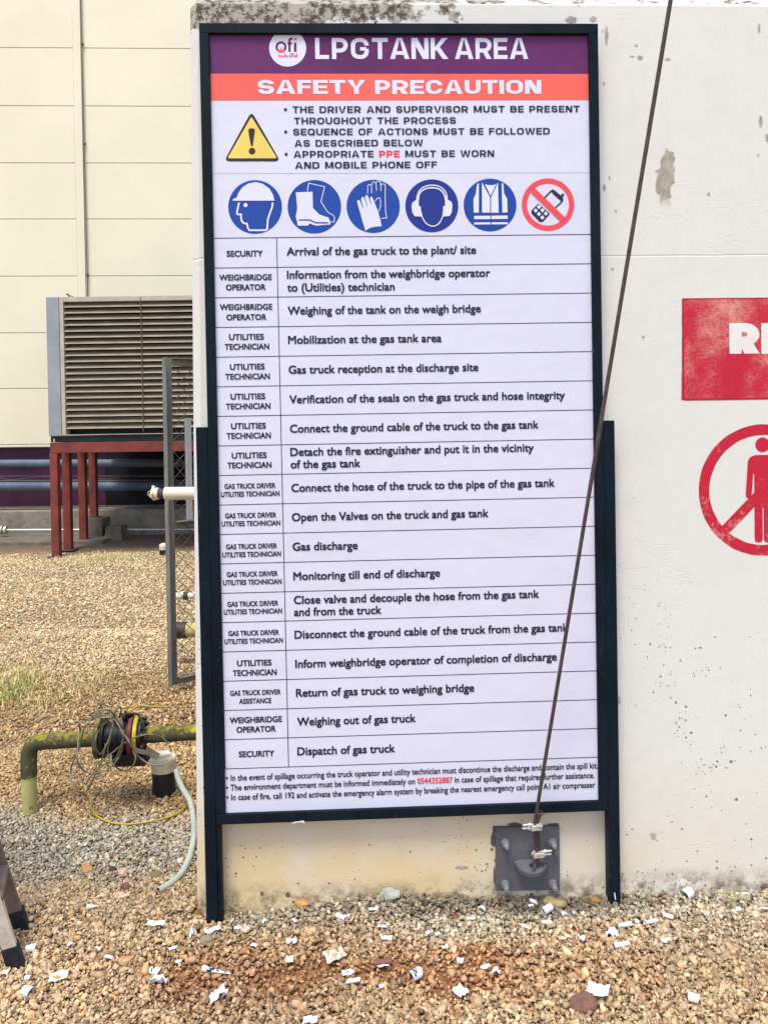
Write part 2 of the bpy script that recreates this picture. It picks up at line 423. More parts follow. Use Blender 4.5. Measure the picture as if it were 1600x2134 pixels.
def gravel_mat():
    m, nt, b = newmat('gravel_stone')
    at = N(nt, 'Attribute'); at.attribute_name = 'stone_tone'
    v = objvec(nt)
    n1 = step_(nt, noise_(nt, v, 240, 4, 0.7), 0.3, 0.7)
    hsv = N(nt, 'HueSaturation'); nt.links.new(at.outputs['Color'], hsv.inputs['Color'])
    nt.links.new(math_(nt, 'ADD', math_(nt, 'MULTIPLY', n1, 0.45), 0.78), hsv.inputs['Value'])
    nt.links.new(hsv.outputs[0], b.inputs['Base Color'])
    b.inputs['Roughness'].default_value = 0.85; b.inputs['Specular IOR Level'].default_value = 0.25
    bump_(nt, b, noise_(nt, v, 420, 3), 0.5, 0.002)
    return m
M['gravel'] = gravel_mat()

def ground_mat():
    m, nt, b = newmat('gravelly_earth')
    v = objvec(nt)
    vo = N(nt, 'TexVoronoi'); vo.inputs['Scale'].default_value = 46; nt.links.new(v, vo.inputs['Vector'])
    cs = N(nt, 'SeparateColor'); nt.links.new(vo.outputs['Color'], cs.inputs[0])
    base = mixc(nt, noise_(nt, v, 3, 6, 0.7), (0.27, 0.125, 0.052), (0.38, 0.19, 0.085))
    st = mixc(nt, cs.outputs[0], (0.22, 0.145, 0.08), (0.52, 0.40, 0.25))
    sep = N(nt, 'SeparateXYZ'); nt.links.new(v, sep.inputs[0])
    far = step_(nt, sep.outputs[1], 3.0, 6.0)
    out_ = math_(nt, 'MAXIMUM', far, step_(nt, math_(nt, 'ABSOLUTE', sep.outputs[0]), 1.1, 1.5))
    c = mixc(nt, math_(nt, 'MULTIPLY', out_, 0.85), base, st)
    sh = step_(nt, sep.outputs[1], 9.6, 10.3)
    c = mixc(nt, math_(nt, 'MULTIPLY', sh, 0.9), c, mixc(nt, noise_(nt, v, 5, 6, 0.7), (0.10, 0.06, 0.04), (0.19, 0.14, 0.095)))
    nt.links.new(c, b.inputs['Base Color']); b.inputs['Roughness'].default_value = 0.9
    b.inputs['Specular IOR Level'].default_value = 0.2
    h = math_(nt, 'SUBTRACT', noise_(nt, v, 60, 5), math_(nt, 'MULTIPLY', vo.outputs['Distance'], 1.0))
    bump_(nt, b, h, 0.8, 0.02)
    return m
M['ground'] = ground_mat()

# ------------------------------------------------------------------ ground
def walldist(x, y):                  # distance in front of the wall face
    q = Vector((x, y, 0)) - WO
    return q.dot(Vector((BN.x, BN.y, 0)))
def gz(x, y):
    z = 0.010 * mnoise.noise((x * 1.3, y * 1.3, 0.3)) + 0.006 * mnoise.noise((x * 5, y * 5, 2.3))
    d = walldist(x, y)
    if x > -0.62 and d > -0.4:
        dd = max(d, 0)
        z += 0.045 * math.exp(-((x - 0.02) / 0.36) ** 2) * math.exp(-(dd / 0.09) ** 2)
        z += 0.012 * math.exp(-((x - 1.1) / 0.4) ** 2) * math.exp(-(dd / 0.15) ** 2)
    z -= 0.017
    if y > 9.8: z += 0.05 * min(1, (y - 9.8) / 0.8)
    return z

xs = np.concatenate([[-400, -60, -20, -10], np.arange(-7, -2.4, 0.25), np.arange(-2.4, 2.41, 0.06), np.arange(2.6, 5, 0.3), [8, 20, 60, 400]])
ys = np.concatenate([[-400, -60, -15, -4, -1], np.arange(0, 1.5, 0.25), np.arange(1.5, 3.6, 0.05), np.arange(3.65, 6, 0.12), np.arange(6, 13, 0.3), [16, 25, 60, 400]])
gm = MB()
gv = [(x, y, gz(x, y) if (abs(x) < 12 and -2 < y < 14) else 0.0) for y in ys for x in xs]
nx = len(xs)
gm.add(gv, [(j * nx + i, j * nx + i + 1, (j + 1) * nx + i + 1, (j + 1) * nx + i) for j in range(len(ys) - 1) for i in range(nx - 1)], 0, True)
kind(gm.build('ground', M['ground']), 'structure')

# loose gravel: one sheet of stones nobody could count
def stone_proto(k):
    """angular crushed stone: convex hull of nine points on a lopsided ball, fourteen flat facets"""
    import bmesh
    r = np.random.default_rng(100 + k)
    while True:
        vs = np.array([(x, y, z) for x in (-1, 1) for y in (-1, 1) for z in (-1, 1)] + [(0, 0, 1.0)], float)
        vs += r.uniform(-0.75, 0.75, (9, 3))
        vs /= np.linalg.norm(vs, axis=1)[:, None]
        vs *= np.array([1.15, r.uniform(0.60, 1.0), r.uniform(0.36, 0.72)])
        bm = bmesh.new()
        for v in vs: bm.verts.new(v)
        bm.verts.ensure_lookup_table()
        bmesh.ops.convex_hull(bm, input=bm.verts)
        bm.verts.index_update()
        fs = [tuple(v.index for v in f.verts) for f in bm.faces]
        co = np.array([v.co[:] for v in bm.verts])
        bm.free()
        if len(co) == 9 and len(fs) == 14 and all(len(f) == 3 for f in fs): return co, np.array(fs)
NPR = 24
PRO = [stone_proto(k) for k in range(NPR)]
PROT = np.array([p[0] for p in PRO]); PROF = np.array([p[1] for p in PRO])

def soil(x, y):                      # where the red earth shows through
    a = 0.85 * math.exp(-((x + 0.42) / 0.36) ** 2 - ((y - 2.13) / 0.10) ** 2) + 0.85 * math.exp(-((x - 0.15) / 0.50) ** 2 - ((y - 2.11) / 0.09) ** 2) + 0.6 * math.exp(-((x - 0.25) / 0.12) ** 2 - ((y - 2.19) / 0.05) ** 2) + 0.25 * math.exp(-((x + 0.7) / 0.25) ** 2 - ((y - 1.98) / 0.06) ** 2)
    return 1.25 * a * (0.85 + 0.9 * mnoise.noise((x * 6, y * 9, 7.7)))
def tone(x, y, rnd):
    n = mnoise.noise((x * 2.2, y * 2.2, 4.1)); n2 = mnoise.noise((x * 7, y * 7, 9.0))
    tan = np.array((0.56, 0.405, 0.235)); grey = np.array((0.46, 0.405, 0.295)); brown = np.array((0.51, 0.35, 0.175)); far = np.array((0.66, 0.50, 0.29)); red = np.array((0.46, 0.225, 0.10))
    c = tan.copy()
    if x < -0.5:
        yy = y + 0.14 * n + 0.05 * n2 + 0.12 * (x + 0.9)
        def ss(a, b, t): t = min(max((t - a) / (b - a), 0), 1); return t * t * (3 - 2 * t)
        g = ss(2.36, 2.68, yy) * (1 - ss(2.93, 3.10, yy))
        c = c * (1 - g) + grey * g
        bb = ss(3.0, 3.1, yy) * (1 - ss(4.3, 5.2, yy))
        c = c * (1 - bb) + brown * bb
        ff = ss(4.4, 5.4, yy)
        c = c * (1 - ff) + far * ff
    else:
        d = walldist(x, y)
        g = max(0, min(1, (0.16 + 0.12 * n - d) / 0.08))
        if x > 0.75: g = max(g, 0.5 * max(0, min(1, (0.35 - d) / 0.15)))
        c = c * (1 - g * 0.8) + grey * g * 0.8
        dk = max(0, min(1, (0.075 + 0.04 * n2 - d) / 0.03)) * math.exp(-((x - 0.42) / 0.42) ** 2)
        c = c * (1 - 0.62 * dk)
    s = min(1, max(0, soil(x, y)))
    c = c * (1 - 0.75 * s) + red * 0.75 * s
    c = c * (0.93 + 0.22 * n)
    k = rnd[0]
    c = c * (0.56 + 0.70 * rnd[1])
    if k < 0.10: c = c * np.array((0.60, 0.56, 0.52))
    elif k < 0.20: c = c * np.array((0.90, 0.75, 0.58))
    elif k < 0.36: c = c * np.array((1.30, 1.32, 1.34))
    elif k < 0.42: c = c * np.array((1.0, 0.92, 0.80))
    return np.clip(c, 0.02, 0.78)

def scatter(n, xr, yr, size, keep, lift):
    x = rng.uniform(*xr, n); y = rng.uniform(*yr, n)
    out = []
    for i in range(n):
        if not keep(x[i], y[i]): continue
        out.append((x[i], y[i]))
    k = len(out)
    s = np.minimum(rng.lognormal(math.log(size), 0.42, k), size * 2.4)
    return [(a[0], a[1], b, l) for a, b, l in zip(out, s, rng.uniform(0, lift, k))]
def infront(x, y): return x < -0.63 or walldist(x, y) > 0.004
def keep1(x, y):
    if not infront(x, y): return False
    return rng.random() > 0.72 * min(1, max(0, soil(x, y)))
def keep2(x, y):
    if x > -0.2 * y + 0.15 or x < -0.54 * y - 0.5: return False
    if not infront(x, y): return False
    if x < -0.5 * y - 0.1 or x > -0.235 * y + 0.05: return rng.random() < 0.4
    return True
S = []
S += scatter(82000, (-1.4, 1.5), (1.66, 2.56), 0.0057, keep1, 0.015)
S += scatter(5000, (-1.2, 1.35), (1.7, 2.5), 0.0088, keep1, 0.010)
S += scatter(78000, (-2.4, -0.35), (2.4, 3.7), 0.0058, keep2, 0.013)
S += scatter(76000, (-3.8, -0.6), (3.6, 6.0), 0.0070, keep2, 0.012)
S += scatter(60000, (-5.9, -1.0), (5.8, 9.9), 0.0090, keep2, 0.008)
S += scatter(26000, (-3.0, -1.35), (1.66, 3.4), 0.0085, lambda x, y: x < -0.54 * y - 0.35 or y < 2.45, 0.010)
S += scatter(14000, (1.48, 2.7), (1.66, 2.6), 0.0085, infront, 0.010)
K = len(S)
SA = np.array(S)
q = rng.normal(size=(K, 4)); q /= np.linalg.norm(q, axis=1)[:, None]
# keep the stones roughly flat-lying: random yaw, moderate tilt
yaw = rng.uniform(0, 2 * math.pi, K); tx = rng.normal(0, 0.6, K); ty = rng.normal(0, 0.6, K)
def rotm(ax, a):
    c, s = np.cos(a), np.sin(a); o = np.ones_like(a); z = np.zeros_like(a)
    if ax == 'z': r = [[c, -s, z], [s, c, z], [z, z, o]]
    elif ax == 'x': r = [[o, z, z], [z, c, -s], [z, s, c]]
    else: r = [[c, z, s], [z, o, z], [-s, z, c]]
    return np.array(r).transpose(2, 0, 1)
Rm = rotm('x', tx) @ rotm('y', ty) @ rotm('z', yaw)
pid = rng.integers(0, NPR, K)
pv = PROT[pid] * SA[:, 2][:, None, None]
pv = np.einsum('kij,knj->kni', Rm, pv)
base = np.array([(x, y, gz(x, y) + l + s * 0.25) for x, y, s, l in S])
pv = pv + base[:, None, :]
tri = (PROF[pid] + (np.arange(K) * 9)[:, None, None]).reshape(-1, 3)
me = bpy.data.meshes.new('gravel')
me.vertices.add(K * 9); me.vertices.foreach_set('co', pv.astype(np.float32).ravel())
me.loops.add(len(tri) * 3); me.loops.foreach_set('vertex_index', tri.astype(np.int32).ravel())
me.polygons.add(len(tri)); me.polygons.foreach_set('loop_start', np.arange(0, len(tri) * 3, 3, dtype=np.int32))
me.update(calc_edges=True)
rn = rng.random((K, 2))
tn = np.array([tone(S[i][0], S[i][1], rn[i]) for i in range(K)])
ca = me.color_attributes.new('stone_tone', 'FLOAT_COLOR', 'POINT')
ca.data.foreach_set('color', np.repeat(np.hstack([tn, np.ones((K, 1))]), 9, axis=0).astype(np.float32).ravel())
me.materials.append(M['gravel'])
kind(link('gravel', me), 'stuff')

# ------------------------------------------------------------------ concrete wall
wl = MB()
bl, br = wp(408, 1915)[0], 3.4
tl = wp(392, -2)[0]
CH = 0.028
def wl_edge(z): return bl + (tl - bl) * (z / WZ)
CHT = 0.05
zt = WZ + CHT
z0 = -0.3
# front face, cut into a grid of long strips, chamfered along the left end and the top
A0, A1 = wl_edge(z0) + CH, wl_edge(WZ) + CH
wl.add([WB(A0, z0), WB(br, z0), WB(br, WZ), WB(A1, WZ)], [(0, 1, 2, 3)])
wl.add([WB(A0 - CH, z0, -CH), WB(A0, z0), WB(A1, WZ), WB(A1 - CH, WZ, -CH)], [(0, 1, 2, 3)])
wl.add([WB(A1, WZ), WB(br, WZ), WB(br, zt, -CHT), WB(A1, zt, -CHT)], [(0, 1, 2, 3)])
wl.add([WB(A1 - CH, WZ, -CH), WB(A1, WZ), WB(A1, zt, -CHT)], [(0, 1, 2)])
T = -0.30
wl.add([WB(A0 - CH, z0, T), WB(A0 - CH, z0, -CH), WB(A1 - CH, WZ, -CH), WB(A1 - CH, zt, T)], [(0, 1, 2, 3)])
wl.add([WB(A1 - CH, WZ, -CH), WB(A1, zt, -CHT), WB(br, zt, -CHT), WB(br, zt, T), WB(A1 - CH, zt, T)], [(0, 1, 2, 3, 4)])
wl.add([WB(br, z0), WB(br, z0, T), WB(br, zt, T), WB(br, zt, -CHT), WB(br, WZ)], [(0, 1, 2, 3, 4)])
wl.add([WB(A0 - CH, z0, T), WB(A1 - CH, zt, T), WB(br, zt, T), WB(br, z0, T)], [(0, 1, 2, 3)])
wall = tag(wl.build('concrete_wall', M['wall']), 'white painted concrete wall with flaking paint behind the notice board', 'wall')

def wpoly(mb, pts, c, mi=0, jag=0):
    mb.poly([WB(*wp(x, y, c), c) for x, y in pts], mi)
def tohalf(a0, b0, a1, b1, c, mb, mi): mb.poly([WB(a0, b0, c), WB(a1, b0, c), WB(a1, b1, c), WB(a0, b1, c)], mi)

# red panel with the start of a word
pa, pb = wp(1421, 622); pc_, pd = wp(1419, 834)
pn = MB()
PW = pa + 0.66
random.seed(3)
def wavy(p, q_, n, amp):
    return [(p[0] + (q_[0] - p[0]) * i / n + random.uniform(-amp, amp), p[1] + (q_[1] - p[1]) * i / n + random.uniform(-amp, amp)) for i in range(n)]
out = wavy((pa, pb), (pc_, pd), 16, 0.0008) + wavy((pc_, pd), (PW, pd), 30, 0.0012) + wavy((PW, pd), (PW, pb), 12, 0.001) + wavy((PW, pb), (pa, pb), 30, 0.0012)
pn.poly([WB(a, b, 0.0006) for a, b in out])
panel = pn.build('painted_panel', M['red_thin'], wall)
ed = MB()
for (a, b), (c_, d_) in (((pa, pb), (pc_, pd)),):
    tohalf(a - 0.001, d_, a + 0.0045, b, 0.0010, ed, 0)
tohalf(pa, pb - 0.003, PW, pb + 0.001, 0.0010, ed, 0); tohalf(pa + 0.005, pd - 0.001, PW, pd + 0.005, 0.0010, ed, 0)
ed.build('panel_outline', M['red_edge'], panel)

# text machinery ----------------------------------------------------
TEXTS = []
def text(body, fn, a0, b0, a1, cap, off, mb, c, red=None, mi=0, mi2=1, keepx=False):
    """queue one line of lettering: baseline start (a0,b0), right end a1, capital height cap, in frame fn"""
    TEXTS.append((body, fn, a0, b0, a1, cap, off, mb, c, red, mi, mi2))
def flush():
    obs = []
    cu = bpy.data.curves.new('h', 'FONT'); cu.body = 'H'; cu.resolution_u = 3
    oh = bpy.data.objects.new('h', cu); COL.objects.link(oh)
    for t in TEXTS:
        c = bpy.data.curves.new('t', 'FONT'); c.body = t[0]; c.resolution_u = 3
        for k in range(2): c.materials.append(M['navy'])
        if t[9]:
            i = t[0].index(t[9])
            for k in range(i, i + len(t[9])): c.body_format[k].material_index = 1
        o = bpy.data.objects.new('t', c); COL.objects.link(o); obs.append(o)
    dg = bpy.context.evaluated_depsgraph_get()
    hm = oh.evaluated_get(dg).to_mesh(); capH = max(v.co.y for v in hm.vertices)
    oh.evaluated_get(dg).to_mesh_clear()
    for t, o in zip(TEXTS, obs):
        body, fn, a0, b0, a1, cap, off, mb, c, red, mi, mi2 = t
        ev = o.evaluated_get(dg); me = ev.to_mesh()
        co = [v.co.copy() for v in me.vertices]
        x0 = min(v.x for v in co); x1 = max(v.x for v in co)
        kx = (a1 - a0) / (x1 - x0 + 2 * off); ky = cap / (capH + 2 * off)
        # weight by overprinting: four copies shifted diagonally, each a hair above the last
        for q, (sx, sy) in enumerate(((-1, -1), (1, -1), (-1, 1), (1, 1))):
            vs = [fn(a0 + (v.x - x0 + off + off * sx) * kx, b0 + (v.y + off + off * sy) * ky, c + 0.00006 * q) for v in co]
            n0 = len(mb.v); mb.v += [tuple(v) for v in vs]
            for p in me.polygons:
                mb.f.append(tuple(i + n0 for i in p.vertices)); mb.m.append(mi2 if p.material_index == 1 else mi); mb.s.append(False)
        ev.to_mesh_clear()
    for o in obs + [oh]:
        d = o.data; bpy.data.objects.remove(o); bpy.data.curves.remove(d)
    TEXTS.clear()

def block(ch, t):
    """wide block capitals drawn from strokes: returns (width, polygons) in cap-height units"""
    h = t / 2; T, Bm, L = 1 - h, h, h
    P_ = []
    def rect(x0, y0, x1, y1): P_.append([(x0, y0), (x1, y0), (x1, y1), (x0, y1)])
    def arc(cx_, cy_, r, a0, a1, n=5): return [(cx_ + r * math.cos(R_(a0 + (a1 - a0) * i / n)), cy_ + r * math.sin(R_(a0 + (a1 - a0) * i / n))) for i in range(n + 1)]
    def path(pts, closed=False):
        q = []
        for p in pts:
            if not q or math.hypot(p[0] - q[-1][0], p[1] - q[-1][1]) > 1e-4: q.append(p)
        if closed and math.hypot(q[0][0] - q[-1][0], q[0][1] - q[-1][1]) < 1e-4: q.pop()
        n = len(q); A_, B_ = [], []
        for i in range(n):
            p = Vector(q[i])
            d1 = (p - Vector(q[i - 1])).normalized() if (closed or i > 0) else None
            d2 = (Vector(q[(i + 1) % n]) - p).normalized() if (closed or i < n - 1) else None
            d1 = d1 or d2; d2 = d2 or d1
            n1 = Vector((-d1.y, d1.x)); m_ = (n1 + Vector((-d2.y, d2.x))).normalized()
            k = 1 / max(0.5, m_.dot(n1))
            A_.append(tuple(p + m_ * h * k)); B_.append(tuple(p - m_ * h * k))
        if closed: A_.append(A_[0]); B_.append(B_[0])
        for i in range(len(A_) - 1): P_.append([B_[i], B_[i + 1], A_[i + 1], A_[i]])
    W = dict(I=t, L=.60, F=.62, E=.64, T=.70, P=.70, S=.72, B=.74, M=.92, W=1.12, A=.86, V=.84, Y=.80, O=.80, Q=.80, G=.78, C=.76, K=.78, N=.76, H=.74, D=.76, U=.74, R=.74).get(ch, .34)
    X = W - h
    r = 0.25; md = 0.5
    if ch in 'LEFHKMNPBRDI': rect(0, 0, t, 1)
    e = t * 0.999
    if ch in 'EF': rect(e, 1 - t, W, 1); rect(e, md - h * .9, W * .93, md + h * .9)
    if ch in 'EL': rect(e, 0, W, t)
    if ch == 'H': rect(W - t, 0, W, 1); rect(e, md - h, W - e, md + h)
    if ch == 'T': rect(0, 1 - t, W, 1); rect(W / 2 - h, 0, W / 2 + h, 1 - e)
    if ch == 'N': rect(W - t, 0, W, 1); P_.append([(W - t * 1.35, 0), (W, 0), (t * 1.35, 1), (0, 1)])
    if ch == 'M':
        rect(W - t, 0, W, 1)
        P_.append([(W / 2 - t * .6, 0.12), (W / 2 + t * .1, 0.12), (t * 1.35, 1), (0, 1)]); P_.append([(W / 2 - t * .1, 0.12), (W / 2 + t * .6, 0.12), (W, 1), (W - t * 1.35, 1)])
    if ch == 'K': P_.append([(e, .36), (t * 1.9, .52), (W * .98, 1), (W * .98 - t * 1.35, 1), (e, .56)]); P_.append([(W - t * 1.3, 0), (W, 0), (t * 1.95, .62), (t * 1.2, .47)])
    if ch == 'A':
        k = t * 1.12
        P_.append([(0, 0), (k, 0), (W / 2 + k * .06, 1), (W / 2 - k * .55, 1)]); P_.append([(W - k, 0), (W, 0), (W / 2 + k * .55, 1), (W / 2 - k * .06, 1)]); rect(W * .2, .20, W * .8, .20 + t * .9)
    if ch == 'V':
        k = t * 1.12
        P_.append([(W / 2 - k * .55, 0), (W / 2 + k * .06, 0), (k, 1), (0, 1)]); P_.append([(W / 2 - k * .06, 0), (W / 2 + k * .55, 0), (W, 1), (W - k, 1)])
    if ch == 'W':
        k = t * 1.05; c1_, c2_ = W * .27, W * .73
        for cc_, xa_, xb_ in ((c1_, 0, W / 2 - k * .5), (c2_, W / 2 - k * .5, W - k)):
            P_.append([(cc_ - k * .5, 0), (cc_ + k * .1, 0), (xa_ + k, 1), (xa_, 1)]); P_.append([(cc_ - k * .1, 0), (cc_ + k * .5, 0), (xb_ + k, 1), (xb_, 1)])
    if ch == 'Y':
        k = t * 1.15
        rect(W / 2 - h, 0, W / 2 + h, .42); P_.append([(W / 2 - h, .419), (W / 2 + h * .3, .419), (k, 1), (0, 1)]); P_.append([(W / 2 - h * .3, .419), (W / 2 + h, .419), (W, 1), (W - k, 1)])
    if ch == 'D': path([(e, T)] + arc(X - r, T - r, r, 90, 0) + arc(X - r, Bm + r, r, 0, -90) + [(e, Bm)])
    if ch in 'PR':
        y0 = .40; rr = (T - y0) / 2
        path([(e, T)] + arc(X - rr, T - rr, rr, 90, -90, 10) + [(e, y0)])
        if ch == 'R': P_.append([(W - t * 1.25, 0), (W, 0), (W * .62 + t * .4, y0 - h * .3), (W * .62 - t * .75, y0 - h * .3)])
    if ch == 'B':
        rr = (T - .52) / 2; path([(e, T)] + arc(X - rr - .03, T - rr, rr, 90, -90, 8) + [(e, .52)])
        rr = (.52 - Bm) / 2; path([(e, .52)] + arc(X - rr, .52 - rr, rr, 90, -90, 8) + [(e, Bm)])
    if ch in 'OQ': path(arc(X - r, T - r, r, 0, 90) + arc(L + r, T - r, r, 90, 180) + arc(L + r, Bm + r, r, 180, 270) + arc(X - r, Bm + r, r, 270, 360), True)
    if ch == 'Q': P_.append([(W * .50, .30), (W * .64, .36), (W * 1.0, -.06), (W * .82, -.06)])
    if ch in 'CG':
        end = [(X, .30)] if ch == 'C' else [(X, Bm + r)]
        path([(X, T - r - .015)] + arc(X - r, T - r, r, 0, 90) + arc(L + r, T - r, r, 90, 180) + arc(L + r, Bm + r, r, 180, 270) + arc(X - r, Bm + r, r, 270, 360) + ([(X, .48)] if ch == 'G' else [(X, Bm + r + .015)]))
        if ch == 'G': rect(W * .52, .40, X, .40 + t * .85)
    if ch == 'U': path([(L, 1)] + arc(L + r, Bm + r, r, 180, 270) + arc(X - r, Bm + r, r, 270, 360) + [(X, 1)])
    if ch == 'S':
        q = (T - Bm) / 4
        path([(X - .01, T - q * .95)] + arc(X - q - .01, T - q, q, 10, 90, 5) + arc(L + q, T - q, q, 90, 270, 8) + arc(X - q, Bm + q, q, 90, -90, 8) + arc(L + q + .01, Bm + q, q, 270, 170, 5))
    return W, P_
def blocktext(body, fn, a0, b0, a1, cap, t, mb, c, mi=0, red=None, mi2=1, gap=0.13):
    i0 = body.index(red) if red else -1
    x = 0; G_ = []
    for i, ch in enumerate(body):
        W, ps = block(ch, t) if ch != ' ' else (.36, [])
        G_.append((x, ps, mi2 if red and i0 <= i < i0 + len(red) else mi)); x += W + gap
    kx = (a1 - a0) / (x - gap)
    for x, ps, m_ in G_:
        for k, p in enumerate(ps): mb.poly([fn(a0 + (x + px) * kx, b0 + py * cap, c + 0.00003 * (k % 9)) for px, py in p], m_)

wt = MB()
ra, rb = wp(1519.5, 737); rc, _ = wp(1582, 737); _, rt = wp(1519.5, 673)
blocktext('R', WB, ra, rb, rc, rt - rb, 0.30, wt, 0.0011)
ea, eb = wp(1586, 737)
blocktext('E', WB, ea, eb, ea + 0.062, rt - rb, 0.30, wt, 0.0011)

# no-entry mark: ring, bar and standing figure
pm = MB()
cx, cz = wp(1590.5, 1021); RO = cx - wp(1455.5, 1021)[0]; RI = cx - wp(1477.5, 1021)[0]
def wc(th, r): return (cx + r * math.cos(th), cz + r * math.sin(th))
NS = 96
for i in range(NS):
    t0_, t1_ = 2 * math.pi * i / NS, 2 * math.pi * (i + 1) / NS
    j0 = 0.0012 * mnoise.noise((math.cos(t0_) * 6, math.sin(t0_) * 6, 1)); j1 = 0.0012 * mnoise.noise((math.cos(t1_) * 6, math.sin(t1_) * 6, 1))
    q4 = [wc(t0_, RI - j0), wc(t0_, RO + j0), wc(t1_, RO + j1), wc(t1_, RI - j1)]
    pm.poly([WB(a, b, 0.0006) for a, b in q4])
sc_ = RO / 135.0
def fig(pts, c): pm.poly([WB(cx + x * sc_, cz - y * sc_, c) for x, y in pts])
d7 = math.sqrt(0.5)
hw = 10.5
def bar(s0, s1): fig([(-s0 * d7 - hw * d7, s0 * d7 - hw * d7), (-s1 * d7 - hw * d7, s1 * d7 - hw * d7), (-s1 * d7 + hw * d7, s1 * d7 + hw * d7), (-s0 * d7 + hw * d7, s0 * d7 + hw * d7)], 0.0009)
bar(-118, 118)
fig([(15 * math.cos(i * math.pi / 12) - 1.5, -93 + 15 * math.sin(i * math.pi / 12)) for i in range(24)][::-1], 0.0012)
body = [(-16, -72), (-26, -68), (-31, -60), (-36, 8), (-35, 14), (-30, 17), (-25, 14), (-23, 6), (-20, -34), (-18, -34), (-18, 100), (-16, 106), (-9, 108), (-3, 106), (-1, 100), (-1, 36)]
body = body + [(-x, y) for x, y in body[::-1]]
fig([(x - 1.5, y) for x, y in body][::-1], 0.0012)
pm.build('painted_prohibition_sign', M['red_thick'], wall)

# places where the paint has come off
def r1(x, y): return (1250 + x / 4.571, y / 4.571)
pk = MB()
big = [(635, 1405), (650, 1435), (705, 1450), (695, 1480), (715, 1500), (705, 1540), (690, 1560), (715, 1610), (700, 1650), (712, 1730), (670, 1770), (665, 1880), (640, 1835), (590, 1812), (560, 1850), (527, 1810), (530, 1750), (540, 1700), (555, 1650), (560, 1635), (515, 1635), (575, 1600), (585, 1545), (570, 1540), (600, 1480), (618, 1470), (622, 1425)]
pk.poly([WB(*wp(*r1(x, y)), 0.0012) for x, y in big])
pp = pk.build('peeled_patch', M['bare'], wall)
pp['label'] = 'large bare patch where the paint has torn off'
fk = MB()
fl0 = [wp(*r1(x, y)) for x, y in ((560, 1850), (590, 1812), (640, 1835), (664, 1880))]
fl1 = [wp(*r1(x, y)) for x, y in ((572, 1930), (600, 1900), (640, 1895), (660, 1890))]
vs = [WB(a, b, 0.002) for a, b in fl1] + [WB(a, b - 0.003, 0.010) for a, b in fl0] + [WB(a, b, 0.015) for a, b in fl0]
fk.add(vs, [(i, i + 1, i + 5, i + 4) for i in range(3)] + [(i + 4, i + 5, i + 9, i + 8) for i in range(3)], 0, True)
fk.build('paint_flake', M['flake'], pp)
def blob(cx_, cy_, rx, ry, seed, n=22):
    r = random.Random(seed); pts = []
    for i in range(n):
        th = -2 * math.pi * i / n
        k = 0.75 + 0.5 * (0.5 + 0.5 * mnoise.noise((math.cos(th) * 2.3, math.sin(th) * 2.3, seed * 3.1))) + r.uniform(-0.22, 0.22)
        pts.append((cx_ + rx * k * math.cos(th), cy_ + ry * k * math.sin(th)))
    return pts
for i, (x, y, rx, ry) in enumerate([(62, 330, 20, 100), (1515, 260, 14, 58), (1530, 1150, 24, 62), (1588, 1310, 16, 50), (40, 1780, 16, 38), (35, 790, 14, 22), (380, 545, 34, 26), (305, 533, 26, 8), (1035, 1845, 15, 22),
                                    (90, 1690, 10, 24), (150, 2005, 12, 16), (640, 560, 34, 16), (345, 430, 20, 10), (1505, 1475, 12, 10), (25, 290, 10, 14)]):
    b = MB(); b.poly([WB(*wp(*r1(px, py)), 0.0010) for px, py in blob(x, y, rx * 0.8, ry * 0.8, i + 2)])
    b.build('peeled_patch', M['bare'], wall)
for i, (x, y, rx, ry) in enumerate([(1360, 1740, 8, 5), (1362, 1747, 6, 4), (1290, 1460, 4, 10), (1276, 560, 4, 3), (1340, 702, 3, 4), (962, 1808, 16, 5), (1190, 40, 14, 9), (1236, 38, 9, 7)]):
    b = MB(); b.poly([WB(*wp(px, py), 0.0010) for px, py in blob(x, y, rx * 0.8, ry * 0.8, i + 40)])
    b.build('peeled_patch', M['bare'], wall)

# ------------------------------------------------------------------ notice board
board = thing('notice_board', 'tall dark steel framed notice board about the LPG tank area, leaning against the white wall', 'notice board', (BX, BD, 0))
HWB = BW / 2
fr = MB()
B = 0.029
fr.fbox(SB, -HWB, HWB, BH - 0.031, BH, -0.034, 0)
fr.fbox(SB, -HWB + 0.001, HWB - 0.001, 0, 0.031, -0.034, 0)
fr.fbox(SB, -HWB, -HWB + B, 0.0312, BH - 0.0312, -0.034, -0.0004)
fr.fbox(SB, HWB - B, HWB, 0.0312, BH - 0.0312, -0.034, -0.0004)
fr.build('frame', M['frame'], board, 0.002)
bp = MB(); bp.fbox(SB, -HWB + 0.01, HWB - 0.01, 0.01, BH - 0.01, -0.036, -0.0346)
bp.build('backing_sheet', M['frame'], board)
for sx, ptop, pbot in ((-1, (418, 890), (442, 1940)), (1, (1270, 876), (1284, 1905))):
    a_t, b_t = sp(*ptop, 0); a_b, b_b = sp(*pbot, 0)
    hw_ = 0.0195
    lm = MB()
    if sx < 0: x0, x1 = -HWB - 0.036, -HWB - 0.0006
    else: x0, x1 = HWB + 0.0006, HWB + 0.036
    bb = -BZ - 0.07
    lm.fbox(SB, x0, x1, bb, b_t, -0.042, -0.003)
    lm.build('leg', M['frame'], board, 0.002)
    # flat angle that ties the leg to the frame below the board
    if True:
        g = MB(); xa = x1 + 0.0006 if sx < 0 else x0 - 0.03 - 0.0006
        g.fbox(SB, xa, xa + 0.012 if sx < 0 else xa + 0.03, bb, -0.0006, -0.040, -0.006) if sx < 0 else None
        if sx < 0: g.build('leg_angle', M['frame'], board, 0.0015)

